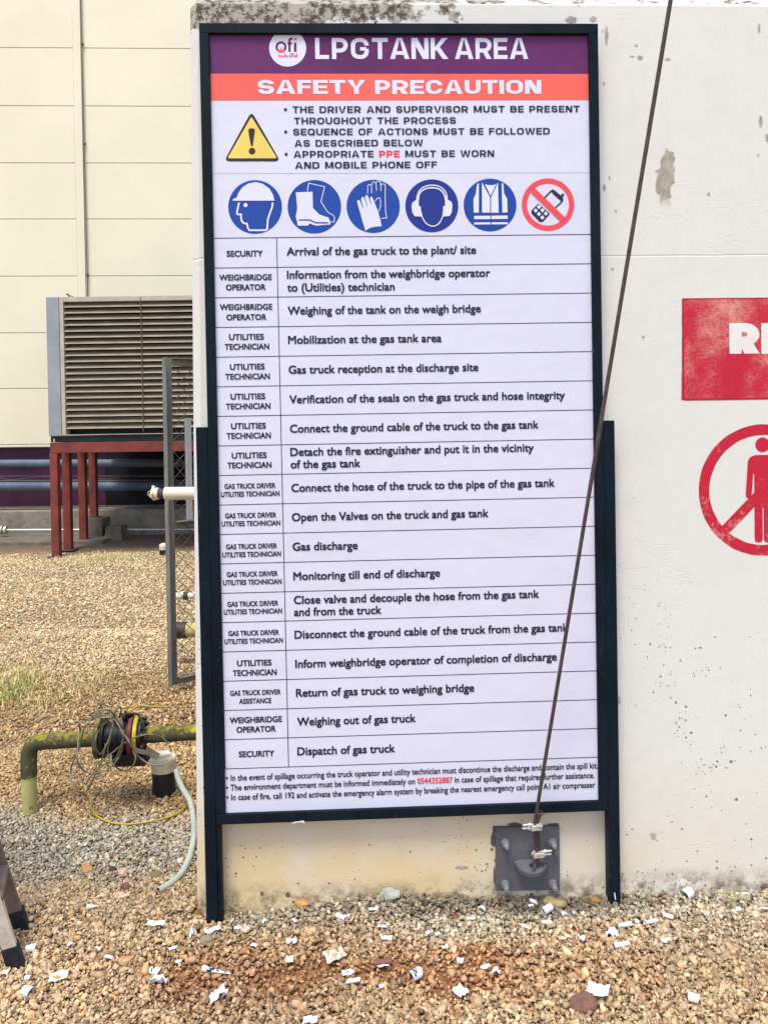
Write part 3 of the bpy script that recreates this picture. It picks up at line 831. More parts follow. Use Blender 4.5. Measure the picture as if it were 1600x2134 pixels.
pc = -0.012
po = MB()
NXP, NZP = 14, 28
a0p, a1p, b0p, b1p = -HWB + B - 0.003, HWB - B + 0.003, 0.028, BH - 0.028
po.add([SB(a0p + (a1p - a0p) * i / NXP, b0p + (b1p - b0p) * j / NZP, pc) for j in range(NZP + 1) for i in range(NXP + 1)],
       [(j * (NXP + 1) + i, j * (NXP + 1) + i + 1, (j + 1) * (NXP + 1) + i + 1, (j + 1) * (NXP + 1) + i) for j in range(NZP) for i in range(NXP)], 0, True)
poster = po.build('poster', M['paper'], board)
L1, L2, L3, L4 = pc + 0.0006, pc + 0.0012, pc + 0.0018, pc + 0.0024
def sq(mb, pts, c, mi=0):            # filled outline given in picture coordinates, laid on the board
    mb.poly([SB(*sp(x, y, pc), c) for x, y in pts], mi)
def disc(mb, x, y, r, c, mi=0, n=40, clip=None):
    pts = [(x + r * math.cos(2 * math.pi * i / n), y - r * math.sin(2 * math.pi * i / n)) for i in range(n)]
    if clip: pts = [(a, max(b, clip)) for a, b in pts]
    sq(mb, pts, c, mi)
def ringp(mb, x, y, ro, ri, c, mi=0, n=48, a0=0, a1=360):
    k = n
    for i in range(k):
        t0_, t1_ = R_(a0 + (a1 - a0) * i / k), R_(a0 + (a1 - a0) * (i + 1) / k)
        sq(mb, [(x + ri * math.cos(t0_), y - ri * math.sin(t0_)), (x + ro * math.cos(t0_), y - ro * math.sin(t0_)), (x + ro * math.cos(t1_), y - ro * math.sin(t1_)), (x + ri * math.cos(t1_), y - ri * math.sin(t1_))], c, mi)
def stroke(mb, pts, wd, c, mi=0, closed=False):
    pts = [Vector((x, y)) for x, y in pts]
    n = len(pts); L, Rr = [], []
    for i in range(n):
        p = pts[i]
        a = pts[(i - 1) % n] if (closed or i > 0) else None
        b = pts[(i + 1) % n] if (closed or i < n - 1) else None
        d1 = (p - a).normalized() if a is not None else (b - p).normalized()
        d2 = (b - p).normalized() if b is not None else d1
        n1 = Vector((-d1.y, d1.x)); n2 = Vector((-d2.y, d2.x))
        m_ = (n1 + n2)
        m_ = m_.normalized() if m_.length > 1e-6 else n1
        k = min(1.8, 1 / max(0.3, m_.dot(n1)))
        L.append(p + m_ * wd / 2 * k); Rr.append(p - m_ * wd / 2 * k)
    rng_ = range(n if closed else n - 1)
    for i in rng_:
        j = (i + 1) % n
        sq(mb, [L[i], L[j], Rr[j], Rr[i]], c, mi)
def cv(pts, k=5):
    return [(p.x, p.y) for p in catmull([(x, y, 0) for x, y in pts], k)]

# bands
b1 = MB(); sq(b1, [(433, 68), (1236, 69), (1237, 153.3), (434, 152.4)][::-1], L1); b1.build('header_band', M['purple'], poster)
b2 = MB(); sq(b2, [(434, 152.6), (1237, 153.5), (1238, 207.8), (434, 208.6)][::-1], L1); b2.build('title_band', M['coral'], poster)
se = MB(); sq(se, [(437, 360.3), (1232, 358.4), (1232, 359.4), (437, 361.3)][::-1], L1); se.build('sheet_seam', M['seam'], poster)

def stxt(body, x, y, xr, cap, off, mb, c=L2, red=None, mi=0, mi2=1):
    a0, b0 = sp(x, y, pc); a1, b1_ = sp(xr, y + (xr - x) * SLOPE(y), pc)
    k = (sp(x, y - 100, pc)[1] - b0) / 100
    text(body, SB, a0, b0, a1, cap * k, off, mb, c, red, mi, mi2)
def btxt(body, x, y, xr, cap, t, mb, red=None, gap=0.13):
    a0, b0 = sp(x, y, pc); a1, _ = sp(xr, y + (xr - x) * SLOPE(y), pc)
    k = (sp(x, y - 100, pc)[1] - b0) / 100
    blocktext(body, SB, a0, b0, a1, cap * k, t, mb, L2, 0, red, 1, gap)
def SLOPE(y): return 0.0036 + (y - 46) / (1705 - 46) * (-0.0395)

hd = MB()
btxt('LPG', 657, 122.4, 768.5, 44, 0.19, hd); btxt('TANK', 775.4, 122.4, 934, 44, 0.19, hd, gap=0.09); btxt('AREA', 947.5, 122.4, 1100.5, 44, 0.19, hd, gap=0.10)
hd2, hd3 = MB(), MB()
btxt('SAFETY', 537, 195.3, 761.6, 29, 0.215, hd2, gap=0.07); btxt('PRECAUTION', 781.7, 195.5, 1127.5, 29, 0.215, hd3, gap=0.09)

it = MB()
OF = 0.026
for body, x, y, xr in (('THE DRIVER AND SUPERVISOR MUST BE PRESENT', 609.6, 234.9, 1207.7), ('THROUGHOUT THE PROCESS', 612.7, 258.4, 950),
                       ('SEQUENCE OF ACTIONS MUST BE FOLLOWED', 610.7, 281.5, 1145.2), ('AS DESCRIBED BELOW', 613.7, 305.1, 881.3),
                       ('APPROPRIATE PPE MUST BE WORN', 611.7, 328.1, 1029.4), ('AND MOBILE PHONE OFF', 614.8, 351.2, 910.5)):
    btxt(body, x, y, xr, 14, 0.195, it, red='PPE' if 'PPE' in body else None)
for x, y in ((594.8, 227.7), (595.3, 274.3), (596.3, 321)): disc(it, x, y, 3.3, L2, 0, 16)

tt = MB()
for body, x, y, xr in (
    ('Arrival of the gas truck to the plant/ site', 597.3, 532.3, 992), ('Information from the weighbridge operator', 597.9, 581, 1021.2),
    ('to (Utilities) technician', 598.4, 607.6, 822.3), ('Weighing of the tank on the weigh bridge', 599.4, 655.8, 1001.7),
    ('Mobilization at the gas tank area', 600.4, 716.8, 920.2), ('Gas truck reception at the discharge site', 601.4, 779, 996.6),
    ('Verification of the seals on the gas truck and hose integrity', 603, 841, 1177), ('Connect the ground cable of the truck to the gas tank', 604, 902, 1122),
    ('Detach the fire extinguisher and put it in the vicinity', 605, 950.6, 1112), ('of the gas tank', 605.5, 976.3, 751),
    ('Connect the hose of the truck to the pipe of the gas tank', 607, 1025.6, 1155.5), ('Open the Valves on the truck and gas tank', 608, 1086.6, 1017.6),
    ('Gas discharge', 609.6, 1148, 745.5), ('Monitoring till end of discharge', 611.2, 1209.6, 917),
    ('Close valve and decouple the hose from the gas tank', 612.2, 1259.3, 1123), ('and from the truck', 612.7, 1284.3, 794.6),
    ('Disconnect the ground cable of the truck from the gas tank', 613.7, 1331.5, 1184), ('Inform weighbridge operator of completion of discharge', 615.3, 1392.5, 1160),
    ('Return of gas truck to weighing bridge', 616.8, 1453, 988), ('Weighing out of gas truck', 619, 1513, 866), ('Dispatch of gas truck', 619.5, 1574.8, 823)):
    stxt(body, x, y, xr, 17.4, 0.0245, tt)
U, TE, GT, UT = 'UTILITIES', 'TECHNICIAN', 'GAS TRUCK DRIVER', 'UTILITIES TECHNICIAN'
for body, x, y, xr, cap in (
    ('SECURITY', 472.3, 534.8, 547.6, 12.6), ('WEIGHBRIDGE', 457, 584.5, 566.6, 12.6), ('OPERATOR', 470.7, 605, 553.8, 12.6),
    ('WEIGHBRIDGE', 458, 646.3, 567.6, 12.6), ('OPERATOR', 471.8, 667.5, 555.3, 12.6),
    (U, 477.4, 708.6, 550.2, 12.6), (TE, 468.2, 729, 561, 12.6), (U, 479, 770.8, 551.7, 12.6), (TE, 469.7, 791.3, 562.5, 12.6),
    (U, 480.5, 832.8, 553, 12.6), (TE, 470.8, 853.3, 563.7, 12.6), (U, 481.5, 894.3, 554.3, 12.6), (TE, 472.3, 914.8, 564.5, 12.6),
    (U, 483, 955.8, 556, 12.6), (TE, 473.8, 976.3, 566, 12.6),
    (GT, 467.7, 1019, 574.3, 10.8), (UT, 460.5, 1035.9, 582.5, 10.8), (GT, 469.2, 1080.5, 575.8, 10.8), (UT, 462, 1097.4, 584, 10.8),
    (GT, 470.8, 1145, 577.3, 10.8), (UT, 463.6, 1162, 585.5, 10.8), (GT, 472.3, 1203, 579, 10.8), (UT, 465.1, 1219.9, 587, 10.8),
    (GT, 473.8, 1264.9, 580, 10.8), (UT, 466.7, 1281.3, 588, 10.8), (GT, 475.9, 1325.8, 581.5, 10.8), (UT, 468.2, 1342.8, 589.7, 10.8),
    (U, 493.8, 1388.9, 566, 12.6), (TE, 485, 1409.4, 576.8, 12.6), (GT, 479.5, 1450.4, 585, 10.8), ('ASSISTANCE', 498.4, 1467.3, 565.6, 10.8),
    ('WEIGHBRIDGE', 478.7, 1508, 587.8, 12.6), ('OPERATOR', 492.7, 1527.5, 575, 12.6), ('SECURITY', 497.5, 1578.6, 571.7, 12.6)):
    stxt(body, x, y, xr, cap, 0.030, tt)

ft = MB()
for body, x, y, xr, red in (
    ('\u2022 In the event of spillage occurring the truck operator and utility technician must discontinue the discharge and contain the spill kit.', 471.2, 1628, 1245.5, None),
    ('\u2022 The environment department must be informed immediately on 0544352887 in case of spillage that requires further assistance.', 471.2, 1648.2, 1238, '0544352887'),
    ('\u2022 In case of fire, call 192 and activate the emergency alarm system by breaking the nearest emergency call point A1 air compresser', 472.2, 1668.6, 1240, None)):
    stxt(body, x, y, xr, 12.8, 0.019, ft, red=red)

# round company mark: ring letter, stem letters and a script line
lg = MB()
disc(lg, 599.4, 99.8, 38.5, L2, 0, 56, clip=68.4)
ringp(lg, 585.6, 97.2, 11.6, 7.0, L3, 1, 28, -45, 225)
disc(lg, 585.6, 95.4, 4.2, L4, 0, 18)
sq(lg, cv([(577, 105.5), (585.6, 102.3), (594, 105.5), (590, 108), (585.6, 108.6), (581, 108), (577, 105.5)], 4), L4, 2)
stroke(lg, cv([(609.5, 80.2), (605.5, 80.4), (603.3, 83), (603.2, 88), (603.2, 107.5)], 4), 4.6, L3, 1)
stroke(lg, [(598.8, 89.8), (608.6, 89.8)], 3.6, L4, 1)
stroke(lg, [(615.2, 88.2), (615.2, 107.5)], 5.2, L3, 1)
stroke(lg, [(615.2, 78.6), (615.2, 83.2)], 5.2, L3, 2)
stroke(lg, cv([(580, 117), (581, 114), (582.5, 118), (584, 114), (585.5, 118), (588, 117), (589.5, 114.5), (589, 118), (592, 117), (593.5, 111), (593.5, 118), (596.5, 114), (595, 116), (597.5, 118), (599.5, 116), (600, 114.5), (599, 118), (601.5, 118)], 3), 1.1, L3, 2)
stroke(lg, cv([(605, 112), (603.5, 118), (607, 116), (609.5, 110), (607, 120)], 3), 1.1, L3, 2)
stroke(lg, cv([(604, 112.5), (609, 110.8), (612.5, 110.4)], 3), 1.0, L4, 2)
stroke(lg, cv([(610.5, 118), (611.5, 114), (613, 114.5), (613, 117), (614.5, 115), (614, 118), (616, 117), (617.5, 114.5), (617, 118), (618.5, 116.5), (619, 110.5), (619.4, 118)], 3), 1.1, L3, 2)
lg.build('logo_disc', [M['white_ink'], M['purple'], M['ring_red']], poster)

# warning triangle
wn = MB()
def rtri(ax, ay, bx_, by_, cx_, cy_, r):
    V = [Vector((ax, ay)), Vector((bx_, by_)), Vector((cx_, cy_))]; out = []
    for i in range(3):
        p, q1, q2 = V[i], V[i - 1], V[(i + 1) % 3]
        s_ = p + (q1 - p).normalized() * r; e_ = p + (q2 - p).normalized() * r
        for k in range(7):
            t = k / 6; out.append(tuple(s_ * (1 - t) ** 2 + p * 2 * t * (1 - t) + e_ * t * t))
    return out
sq(wn, rtri(524, 231, 466.5, 335.8, 584.5, 335.8, 13), L1, 0)
sq(wn, rtri(523.9, 242.5, 474, 329.4, 577.5, 329.4, 5), L2, 1)
sq(wn, cv([(517.5, 272), (519, 268), (524.3, 267), (529.5, 268), (531, 272), (529.5, 284), (526.8, 302.5), (525, 304), (523, 302.5), (519.3, 284), (517.5, 272)], 4)[:-1], L3, 0)
disc(wn, 525.3, 314.6, 6.9, L3, 0, 24)
wn.build('warning_triangle', [M['brown_ink'], M['yellow_ink']], poster)

def c3(p): return [(440 + x / 4, 350 + y / 4) for x, y in p]
def c4(p): return [(820 + x / 3.636, 350 + y / 3.636) for x, y in p]
WI = [M['blue'], M['white_ink']]
# hard hat
g = MB(); disc(g, 531.5, 430.8, 56, L1, 0, 56)
sq(g, c3([(180, 268), (183, 258), (213, 246), (228, 205), (260, 160), (310, 128), (370, 116), (430, 130), (485, 170), (515, 220), (528, 271), (180, 271)]), L2, 1)
disc(g, 511.8, 426.9, 4.3, L2, 1, 18)
stroke(g, c3(cv([(233, 287), (222, 335), (214, 378)], 2) + [(224, 386), (250, 386), (250, 418)] + cv([(254, 436), (268, 456), (300, 464)], 3) + [(305, 498)] + cv([(318, 517), (452, 517), (467, 498)], 2) + cv([(472, 430), (490, 375), (508, 325), (512, 287)], 3)), 3.6, L2, 1)
g.build('pictogram', WI, poster)['label'] = 'round blue sign of a head in a hard hat'
# boots
g = MB(); disc(g, 655, 430.3, 55.8, L1, 0, 56)
sq(g, c3([(705, 202), (845, 196), (848, 332), (900, 385), (945, 402), (975, 410), (990, 440), (993, 470), (925, 475), (880, 480), (850, 472), (820, 460), (808, 478), (722, 480), (715, 440), (705, 405), (718, 335)]), L2, 1)
stroke(g, c3([(730, 432), (822, 432), (872, 456), (975, 456)]), 2.6, L3, 0)
stroke(g, c3([(802, 192), (812, 125), (945, 155), (915, 280), (968, 362)] + cv([(985, 376), (1010, 388), (1028, 412), (1022, 449)], 3) + [(996, 449)]), 1.6, L2, 1)
g.build('pictogram', WI, poster)['label'] = 'round blue sign of safety boots'
# gloves
g = MB(); disc(g, 777.5, 429.5, 55.5, L1, 0, 56)
sq(g, c3([(1285, 522), (1258, 430), (1218, 290), (1217, 272), (1228, 263), (1242, 275), (1262, 332), (1268, 335), (1249, 258), (1260, 238), (1275, 247), (1297, 315), (1302, 318), (1282, 242), (1292, 222), (1305, 230), (1330, 300), (1334, 300), (1322, 247), (1333, 236), (1345, 248), (1365, 295), (1390, 360), (1412, 440), (1420, 485), (1370, 487), (1325, 497)]), L2, 1)
for s_ in ([(1304, 212), (1305, 148), (1320, 134), (1335, 148), (1338, 210)], [(1339, 142), (1344, 120), (1358, 114), (1373, 125), (1378, 190)], [(1376, 120), (1384, 110), (1398, 108), (1412, 122), (1414, 190)],
           [(1416, 140), (1430, 130), (1450, 138), (1450, 260), (1453, 360), (1463, 414), (1418, 420)], [(1365, 275), (1385, 250), (1405, 248), (1412, 275), (1410, 320), (1398, 360)]):
    stroke(g, c3(s_), 1.5, L2 + 0.0002 * random.random(), 1)
g.build('pictogram', WI, poster)['label'] = 'round blue sign of protective gloves'
# ear defenders
g = MB(); disc(g, 899.5, 428.4, 55.2, L1, 0, 56)
stroke(g, c4(cv([(178, 214), (190, 180), (215, 150), (255, 133), (290, 129), (330, 133), (370, 153), (395, 185), (404, 214)], 3)), 2.4, L2, 1)
stroke(g, c4(cv([(188, 240), (193, 200), (220, 167), (255, 152), (290, 149), (325, 152), (362, 171), (385, 205), (392, 240)], 3)), 3.0, L2 + 0.0002, 1)
sq(g, c4([(172, 212), (190, 212), (190, 285), (205, 292), (212, 368), (160, 365), (142, 340), (135, 290), (142, 262), (172, 240)]), L3, 1)
sq(g, c4([(410, 240), (438, 255), (445, 280), (440, 335), (425, 362), (372, 368), (375, 290), (390, 285), (388, 212), (407, 208)][::-1]), L3, 1)
stroke(g, c4(cv([(208, 335), (218, 375), (245, 418), (275, 436), (295, 440), (320, 436), (348, 414), (370, 370), (376, 335)], 3)), 2.3, L4, 1)
g.build('pictogram', [M['deepblue'], M['white_ink']], poster)['label'] = 'round dark blue sign of a head in ear defenders'
# vest
g = MB(); disc(g, 1020.8, 426.7, 55, L1, 0, 56)
for p in ([(632, 118), (645, 116), (645, 337), (607, 337), (604, 235), (622, 195)], [(668, 106), (730, 222), (730, 337), (670, 337)], [(790, 106), (795, 337), (738, 337), (738, 222)][::-1],
          [(818, 115), (830, 116), (836, 190), (860, 235), (862, 335), (823, 337)][::-1], [(690, 120), (712, 128), (755, 128), (776, 120), (735, 210)][::-1],
          [(610, 362), (732, 361), (732, 386), (610, 387)], [(740, 361), (863, 359), (863, 384), (740, 386)], [(610, 412), (732, 411), (732, 426), (610, 427)], [(740, 411), (863, 410), (863, 425), (740, 426)]):
    sq(g, c4(p), L2, 1)
g.build('pictogram', WI, poster)['label'] = 'round blue sign of a high visibility vest'
# no phones
g = MB(); ringp(g, 1141.5, 425.9, 54.8, 43.7, L1, 0, 64)
sq(g, c4([(1095, 268), (1185, 345), (1130, 408), (1105, 408), (1045, 345), (1042, 322)]), L1, 1)
for kx_, ky_ in ((1100, 295), (1075, 322), (1127, 320), (1100, 348), (1152, 345), (1126, 375)):
    sq(g, c4([(kx_ - 17, ky_ - 1), (kx_, ky_ - 18), (kx_ + 17, ky_ - 1), (kx_, ky_ + 16)]), L2, 2)
stroke(g, c4([(1145, 222)] + cv([(1188, 178), (1202, 168), (1216, 172)], 3) + cv([(1270, 224), (1280, 238), (1272, 256)], 3) + [(1226, 300)]), 3.2, L1, 1)
sq(g, c4([(1188, 172), (1204, 163), (1220, 168), (1282, 222), (1282, 245), (1268, 250), (1210, 198)]), L2, 1)
stroke(g, c4([(1262, 218), (1288, 196)]), 4.6, L3, 1)
sq(g, c4([(1040, 186), (1070, 152), (1300, 376), (1268, 408)]), L3, 0)
g.build('pictogram', [M['ring_red'], M['navy'], M['white_ink']], poster)['label'] = 'round red ringed sign forbidding mobile phones'

# ruled table
tb = MB()
TL, TR, BL_, BR_ = (443, 496), (1231, 487.9), (469.3, 1602.8), (1251, 1578)
qa = [sp(*p, pc) for p in (TL, TR, BL_, BR_)]
lwid = 0.0022
def rule(p, q_, c=L1):
    d = Vector((q_[0] - p[0], q_[1] - p[1])).normalized() * lwid / 2; n_ = Vector((-d.y, d.x))
    tb.poly([SB(p[0] - n_.x, p[1] - n_.y, c), SB(q_[0] - n_.x, q_[1] - n_.y, c), SB(q_[0] + n_.x, q_[1] + n_.y, c), SB(p[0] + n_.x, p[1] + n_.y, c)])
def lerp(p, q_, t): return (p[0] + (q_[0] - p[0]) * t, p[1] + (q_[1] - p[1]) * t)
for k in range(19): rule(lerp(qa[0], qa[2], k / 18), lerp(qa[1], qa[3], k / 18))
rule(qa[0], qa[2], L2); rule(qa[1], qa[3], L2); rule(sp(576.3, 494.7, pc), sp(601.3, 1598.5, pc), L2)
tb.build('table_rules', M['navy'], poster)

flush()
hd.build('heading_text', [M['white_ink'], M['white_ink']], poster)
hd2.build('title_text', [M['white_ink'], M['white_ink']], poster); hd3.build('title_text', [M['white_ink'], M['white_ink']], poster)
it.build('instruction_text', [M['navy'], M['red_ink']], poster)
tt.build('table_text', [M['navy'], M['navy']], poster)
ft.build('footnote_text', [M['navy'], M['red_ink']], poster)
wt.build('painted_letters', M['white_paint'], panel)

# ------------------------------------------------------------------ anchor plate and stay cable
def ap(x, y): return (960 + x / 4.324, 1640 + y / 4.324)
PT = 0.012
anchor = thing('anchor_plate', 'grey square steel anchor plate bolted to the foot of the white wall', 'anchor plate', WB(*wp(1100, 1790), 0))
g = MB()
cs_ = [wp(*ap(x, y), PT) for x, y in ((318, 370), (890, 358), (893, 935), (315, 942))]
g.hexa([WB(*cs_[3], PT), WB(*cs_[2], PT), WB(*cs_[1], PT), WB(*cs_[0], PT), WB(*cs_[3], 0), WB(*cs_[2], 0), WB(*cs_[1], 0), WB(*cs_[0], 0)])
g.build('plate', M['plate'], anchor, 0.0015)
for x, y in ((398, 497), (822, 492), (396, 872), (826, 866)):
    a, b = wp(*ap(x, y), PT)
    bo = MB(); bo.lathe(WB(a, b, PT), BN, [(0, 0.019), (0.0025, 0.019), (0.0025, 0)], 24)
    bolt = bo.build('bolt', M['plate'], anchor)
    nu = MB(); nu.tube([WB(a, b, PT + 0.0027), WB(a, b, PT + 0.012)], 0.0138, 6, smooth=False); nu.build('nut', M['stud'], bolt)
    st = MB(); st.tube([WB(a, b, PT + 0.0115), WB(a, b, PT + 0.036), WB(a, b, PT + 0.038)], [0.0075, 0.0075, 0.0055], 14); st.build('stud', M['stud'], bolt)
# half-round eye plate standing out from the plate
la, lb = wp(*ap(625, 668), PT)
lu = MB()
LR = 0.053
tilt = R_(-20)
def eye(t, r, k):                    # k: -1 lower face, +1 upper face
    u_ = r * math.sin(t); o_ = r * 1.0 * math.cos(t)
    return WB(la + u_, lb + o_ * math.sin(tilt) + k * 0.0065 * math.cos(tilt), PT + o_ * math.cos(tilt) - k * 0.0065 * math.sin(tilt) * 0.5)
NE = 20
tts = [R_(-90 + 180 * i / NE) for i in range(NE + 1)]
HO, HR = 0.024, 0.0085
def eyeh(i, k):
    th = 2 * math.pi * i / 20
    x_, o_ = HR * math.cos(th), HO + HR * math.sin(th)
    return WB(la + x_, lb + o_ * math.sin(tilt) + k * 0.0065 * math.cos(tilt), PT + o_ * math.cos(tilt) - k * 0.0065 * math.sin(tilt) * 0.5)
for k in (1, -1):
    # fan between outer half ring and hole, walking both outlines
    outer = [eye(t, LR, k) for t in tts]
    closed = outer + [eye(0, 0.0, k)]
    hole = [eyeh(i, k) for i in range(20)]
    no = len(outer)
    # outer loop resampled to 20 spokes by angle round the hole
    spk = []
    for i in range(20):
        th = 2 * math.pi * i / 20
        dx, do = math.cos(th), math.sin(th)
        best = 0
        s_ = 0.0
        while True:
            s_ += 0.0005
            x_, o_ = dx * s_, HO + do * s_
            if o_ <= 0 or x_ * x_ + o_ * o_ >= LR * LR: break
        x_, o_ = dx * s_, max(0, HO + do * s_)
        spk.append(WB(la + x_, lb + o_ * math.sin(tilt) + k * 0.0065 * math.cos(tilt), PT + o_ * math.cos(tilt) - k * 0.0065 * math.sin(tilt) * 0.5))
    vs = hole + spk
    lu.add(vs, [(i, (i + 1) % 20, 20 + (i + 1) % 20, 20 + i) for i in range(20)])
    if k == 1: top_sp, top_h = spk, hole
    else: bot_sp, bot_h = spk, hole
lu.add(top_sp + bot_sp, [(i, (i + 1) % 20, 20 + (i + 1) % 20, 20 + i) for i in range(20)])
lu.add(top_h + bot_h, [(i, (i + 1) % 20, 20 + (i + 1) % 20, 20 + i) for i in range(20)])
lu.build('eye_plate', M['plate'], anchor)
for i, (x, y, rx, ry) in enumerate([(480, 338, 80, 20), (830, 338, 62, 14), (292, 480, 26, 80), (300, 380, 18, 40), (300, 800, 10, 90)]):
    g = MB(); g.poly([WB(*wp(*ap(px, py)), 0.0012 + i * 0.0003) for px, py in blob(x, y, rx * 0.85, ry * 0.85, i + 70, 30)])
    g.build('paint_smear', M['smear'], anchor)

# the cable: through the eye, doubled back and held by two clips, then up and out of the picture
eh = WB(la, lb + HO * math.sin(tilt), PT + HO * math.cos(tilt))
p_low = P(1118, 1782, eh.y - 0.012); p_mid = P(1113, 1722, eh.y - 0.04)
p_top = P(1397, 0, eh.y - 0.42)
dirc = (p_top - p_mid).normalized()
p_end = p_mid + dirc * 6.5
cb = MB()
RC = 0.0056
pth = [p_mid + (p_end - p_mid) * (i / 40) for i in range(41)]
cb.tube(catmull([eh + Vector((0, 0.0, -0.014)), eh + Vector((-0.001, -0.018, -0.006)), p_low, p_mid], 6)[:-1] + pth, RC, 10)
stay = thing('stay_cable', 'brown steel stay cable slanting up across the notice board from the anchor plate', 'cable', eh)
cb.build('rope', M['cable'], stay)
tail = MB()
tail.tube(catmull([eh + Vector((0, 0, -0.014)), eh + Vector((0.006, 0.006, 0.004)), p_low + Vector((0.009, 0.004, 0)), p_mid + Vector((0.010, 0.004, 0)), p_mid + dirc * 0.035 + Vector((0.012, 0, 0))], 6), RC * 0.95, 10)
for k in range(5):
    o_ = p_mid + dirc * 0.03 + Vector((0.011, 0, 0))
    tail.tube([o_, o_ + dirc * random.uniform(0.01, 0.025) + Vector((random.uniform(-0.006, 0.012), random.uniform(-0.01, 0.002), 0))], 0.0011, 5)
tail.build('rope_tail', M['cable'], stay)
for p_, flip in ((p_mid, -1), (p_low + (p_mid - p_low) * 0.05, 1)):
    cl = MB()
    ax = dirc
    side = Vector((1, 0.1, 0)).normalized(); front = side.cross(ax).normalized()
    if front.y > 0: front = -front
    cc = p_ + Vector((0.005, 0, 0))
    # saddle and U bolt
    cl.hexa([cc + side * s1 * 0.016 + ax * s2 * 0.008 + front * s3 for s3 in (0.013, 0.006) for s1, s2 in ((-1, -1), (1, -1), (1, 1), (-1, 1))])
    for s2 in (-1, 1):
        ub = [cc + ax * 0.011 * s2 * 0.5 + side * 0.013 * flip * k for k in (3.2, 1.0)] + [cc + ax * 0.0055 * s2 - side * 0.012 * flip + front * 0.0, ]
        cl.tube(ub, 0.0036, 8)
        cl.tube([cc + ax * 0.0055 * s2 + side * 0.013 * flip * 1.3, cc + ax * 0.0055 * s2 + side * 0.013 * flip * 1.9], 0.0064, 6, smooth=False)
    cl.tube([cc - side * 0.012 * flip + ax * 0.009, cc - side * 0.019 * flip, cc - side * 0.012 * flip - ax * 0.009], 0.0042, 8)
    cl.build('wire_clip', M['clamp'], stay, 0.001)

# ------------------------------------------------------------------ warehouse behind
BLD = 12.0
ware = thing('warehouse', 'tall cream panel clad warehouse with a plum base, behind the cooling unit', 'building', (P(100, 1060, BLD).x, BLD, 0))
xl, xr_ = -16.0, 6.0
zb = P(100, 932, BLD).z
rows = [P(80, y, BLD).z for y in (810, 694, 576, 457, 340, 221, 100)]
stp = (rows[-1] - rows[0]) / 6
levels = [zb, zb + 0.045] + rows + [rows[-1] + stp * (i + 1) for i in range(4)]
xj0, xj1 = P(157, 300, BLD).x, P(172, 300, BLD).x
g = MB()
TLT = 0.006                           # the facade runs a touch out of level, as in the photograph
def bq(x, z, y=0.0): return (x, BLD + 0.03 * (x - xj0) + y, z - TLT * (x - xj0))
for (z_a, z_b) in zip(levels, levels[1:]):
    for xa, xb in ((xl, xj0 - 0.01), (xj1 + 0.01, xr_)):
        g.hexa([bq(xa, z_a + 0.0045), bq(xb, z_a + 0.0045), bq(xb, z_b - 0.0045), bq(xa, z_b - 0.0045),
                bq(xa, z_a + 0.0045, 0.1), bq(xb, z_a + 0.0045, 0.1), bq(xb, z_b - 0.0045, 0.1), bq(xa, z_b - 0.0045, 0.1)])
g.build('wall_panels', M['clad'], ware, 0.004)
g = MB(); g.hexa([bq(xl, zb, 0.012), bq(xr_, zb, 0.012), bq(xr_, levels[-1] + .02, 0.012), bq(xl, levels[-1] + .02, 0.012), bq(xl, zb, 0.09), bq(xr_, zb, 0.09), bq(xr_, levels[-1] + .02, 0.09), bq(xl, levels[-1] + .02, 0.09)])
g.build('panel_joint', M['clad_dark'], ware)
g = MB(); g.hexa([bq(xj0 - 0.004, zb, -0.014), bq(xj1 + 0.004, zb, -0.014), bq(xj1 + 0.004, levels[-1], -0.014), bq(xj0 - 0.004, levels[-1], -0.014), bq(xj0 - .004, zb, 0.011), bq(xj1 + .004, zb, 0.011), bq(xj1 + .004, levels[-1], 0.011), bq(xj0 - .004, levels[-1], 0.011)])
g.build('joint_cover', M['clad'], ware, 0.003)
g = MB(); g.tube([bq(xj1 + 0.045, zb + 0.3, -0.03), bq(xj1 + 0.02, levels[-1], -0.03)], 0.011, 8)
for z in (rows[2] + 0.02, rows[6] + 0.06, rows[4] + 0.3):
    g.tube([bq(xj1 + 0.035, z, 0.0), bq(xj1 + 0.035, z, -0.05)], 0.02, 8)
g.build('lightning_conductor', M['clad_dark'], ware)
g = MB(); g.hexa([bq(xl, -0.2, 0.14), bq(xr_, -0.2, 0.14), bq(xr_, zb - 0.006, 0.14), bq(xl, zb - 0.006, 0.14), bq(xl, -0.2, 0.4), bq(xr_, -0.2, 0.4), bq(xr_, zb - .006, 0.4), bq(xl, zb - .006, 0.4)])
g.build('base_band', M['plum'], ware)
xd = P(217, 1000, BLD).x
g = MB(); g.box(xd, 2.0, BLD + 0.05, BLD + 0.12, 0.3, P(217, 944, BLD).z)
g.build('dark_opening', M['recess'], ware)

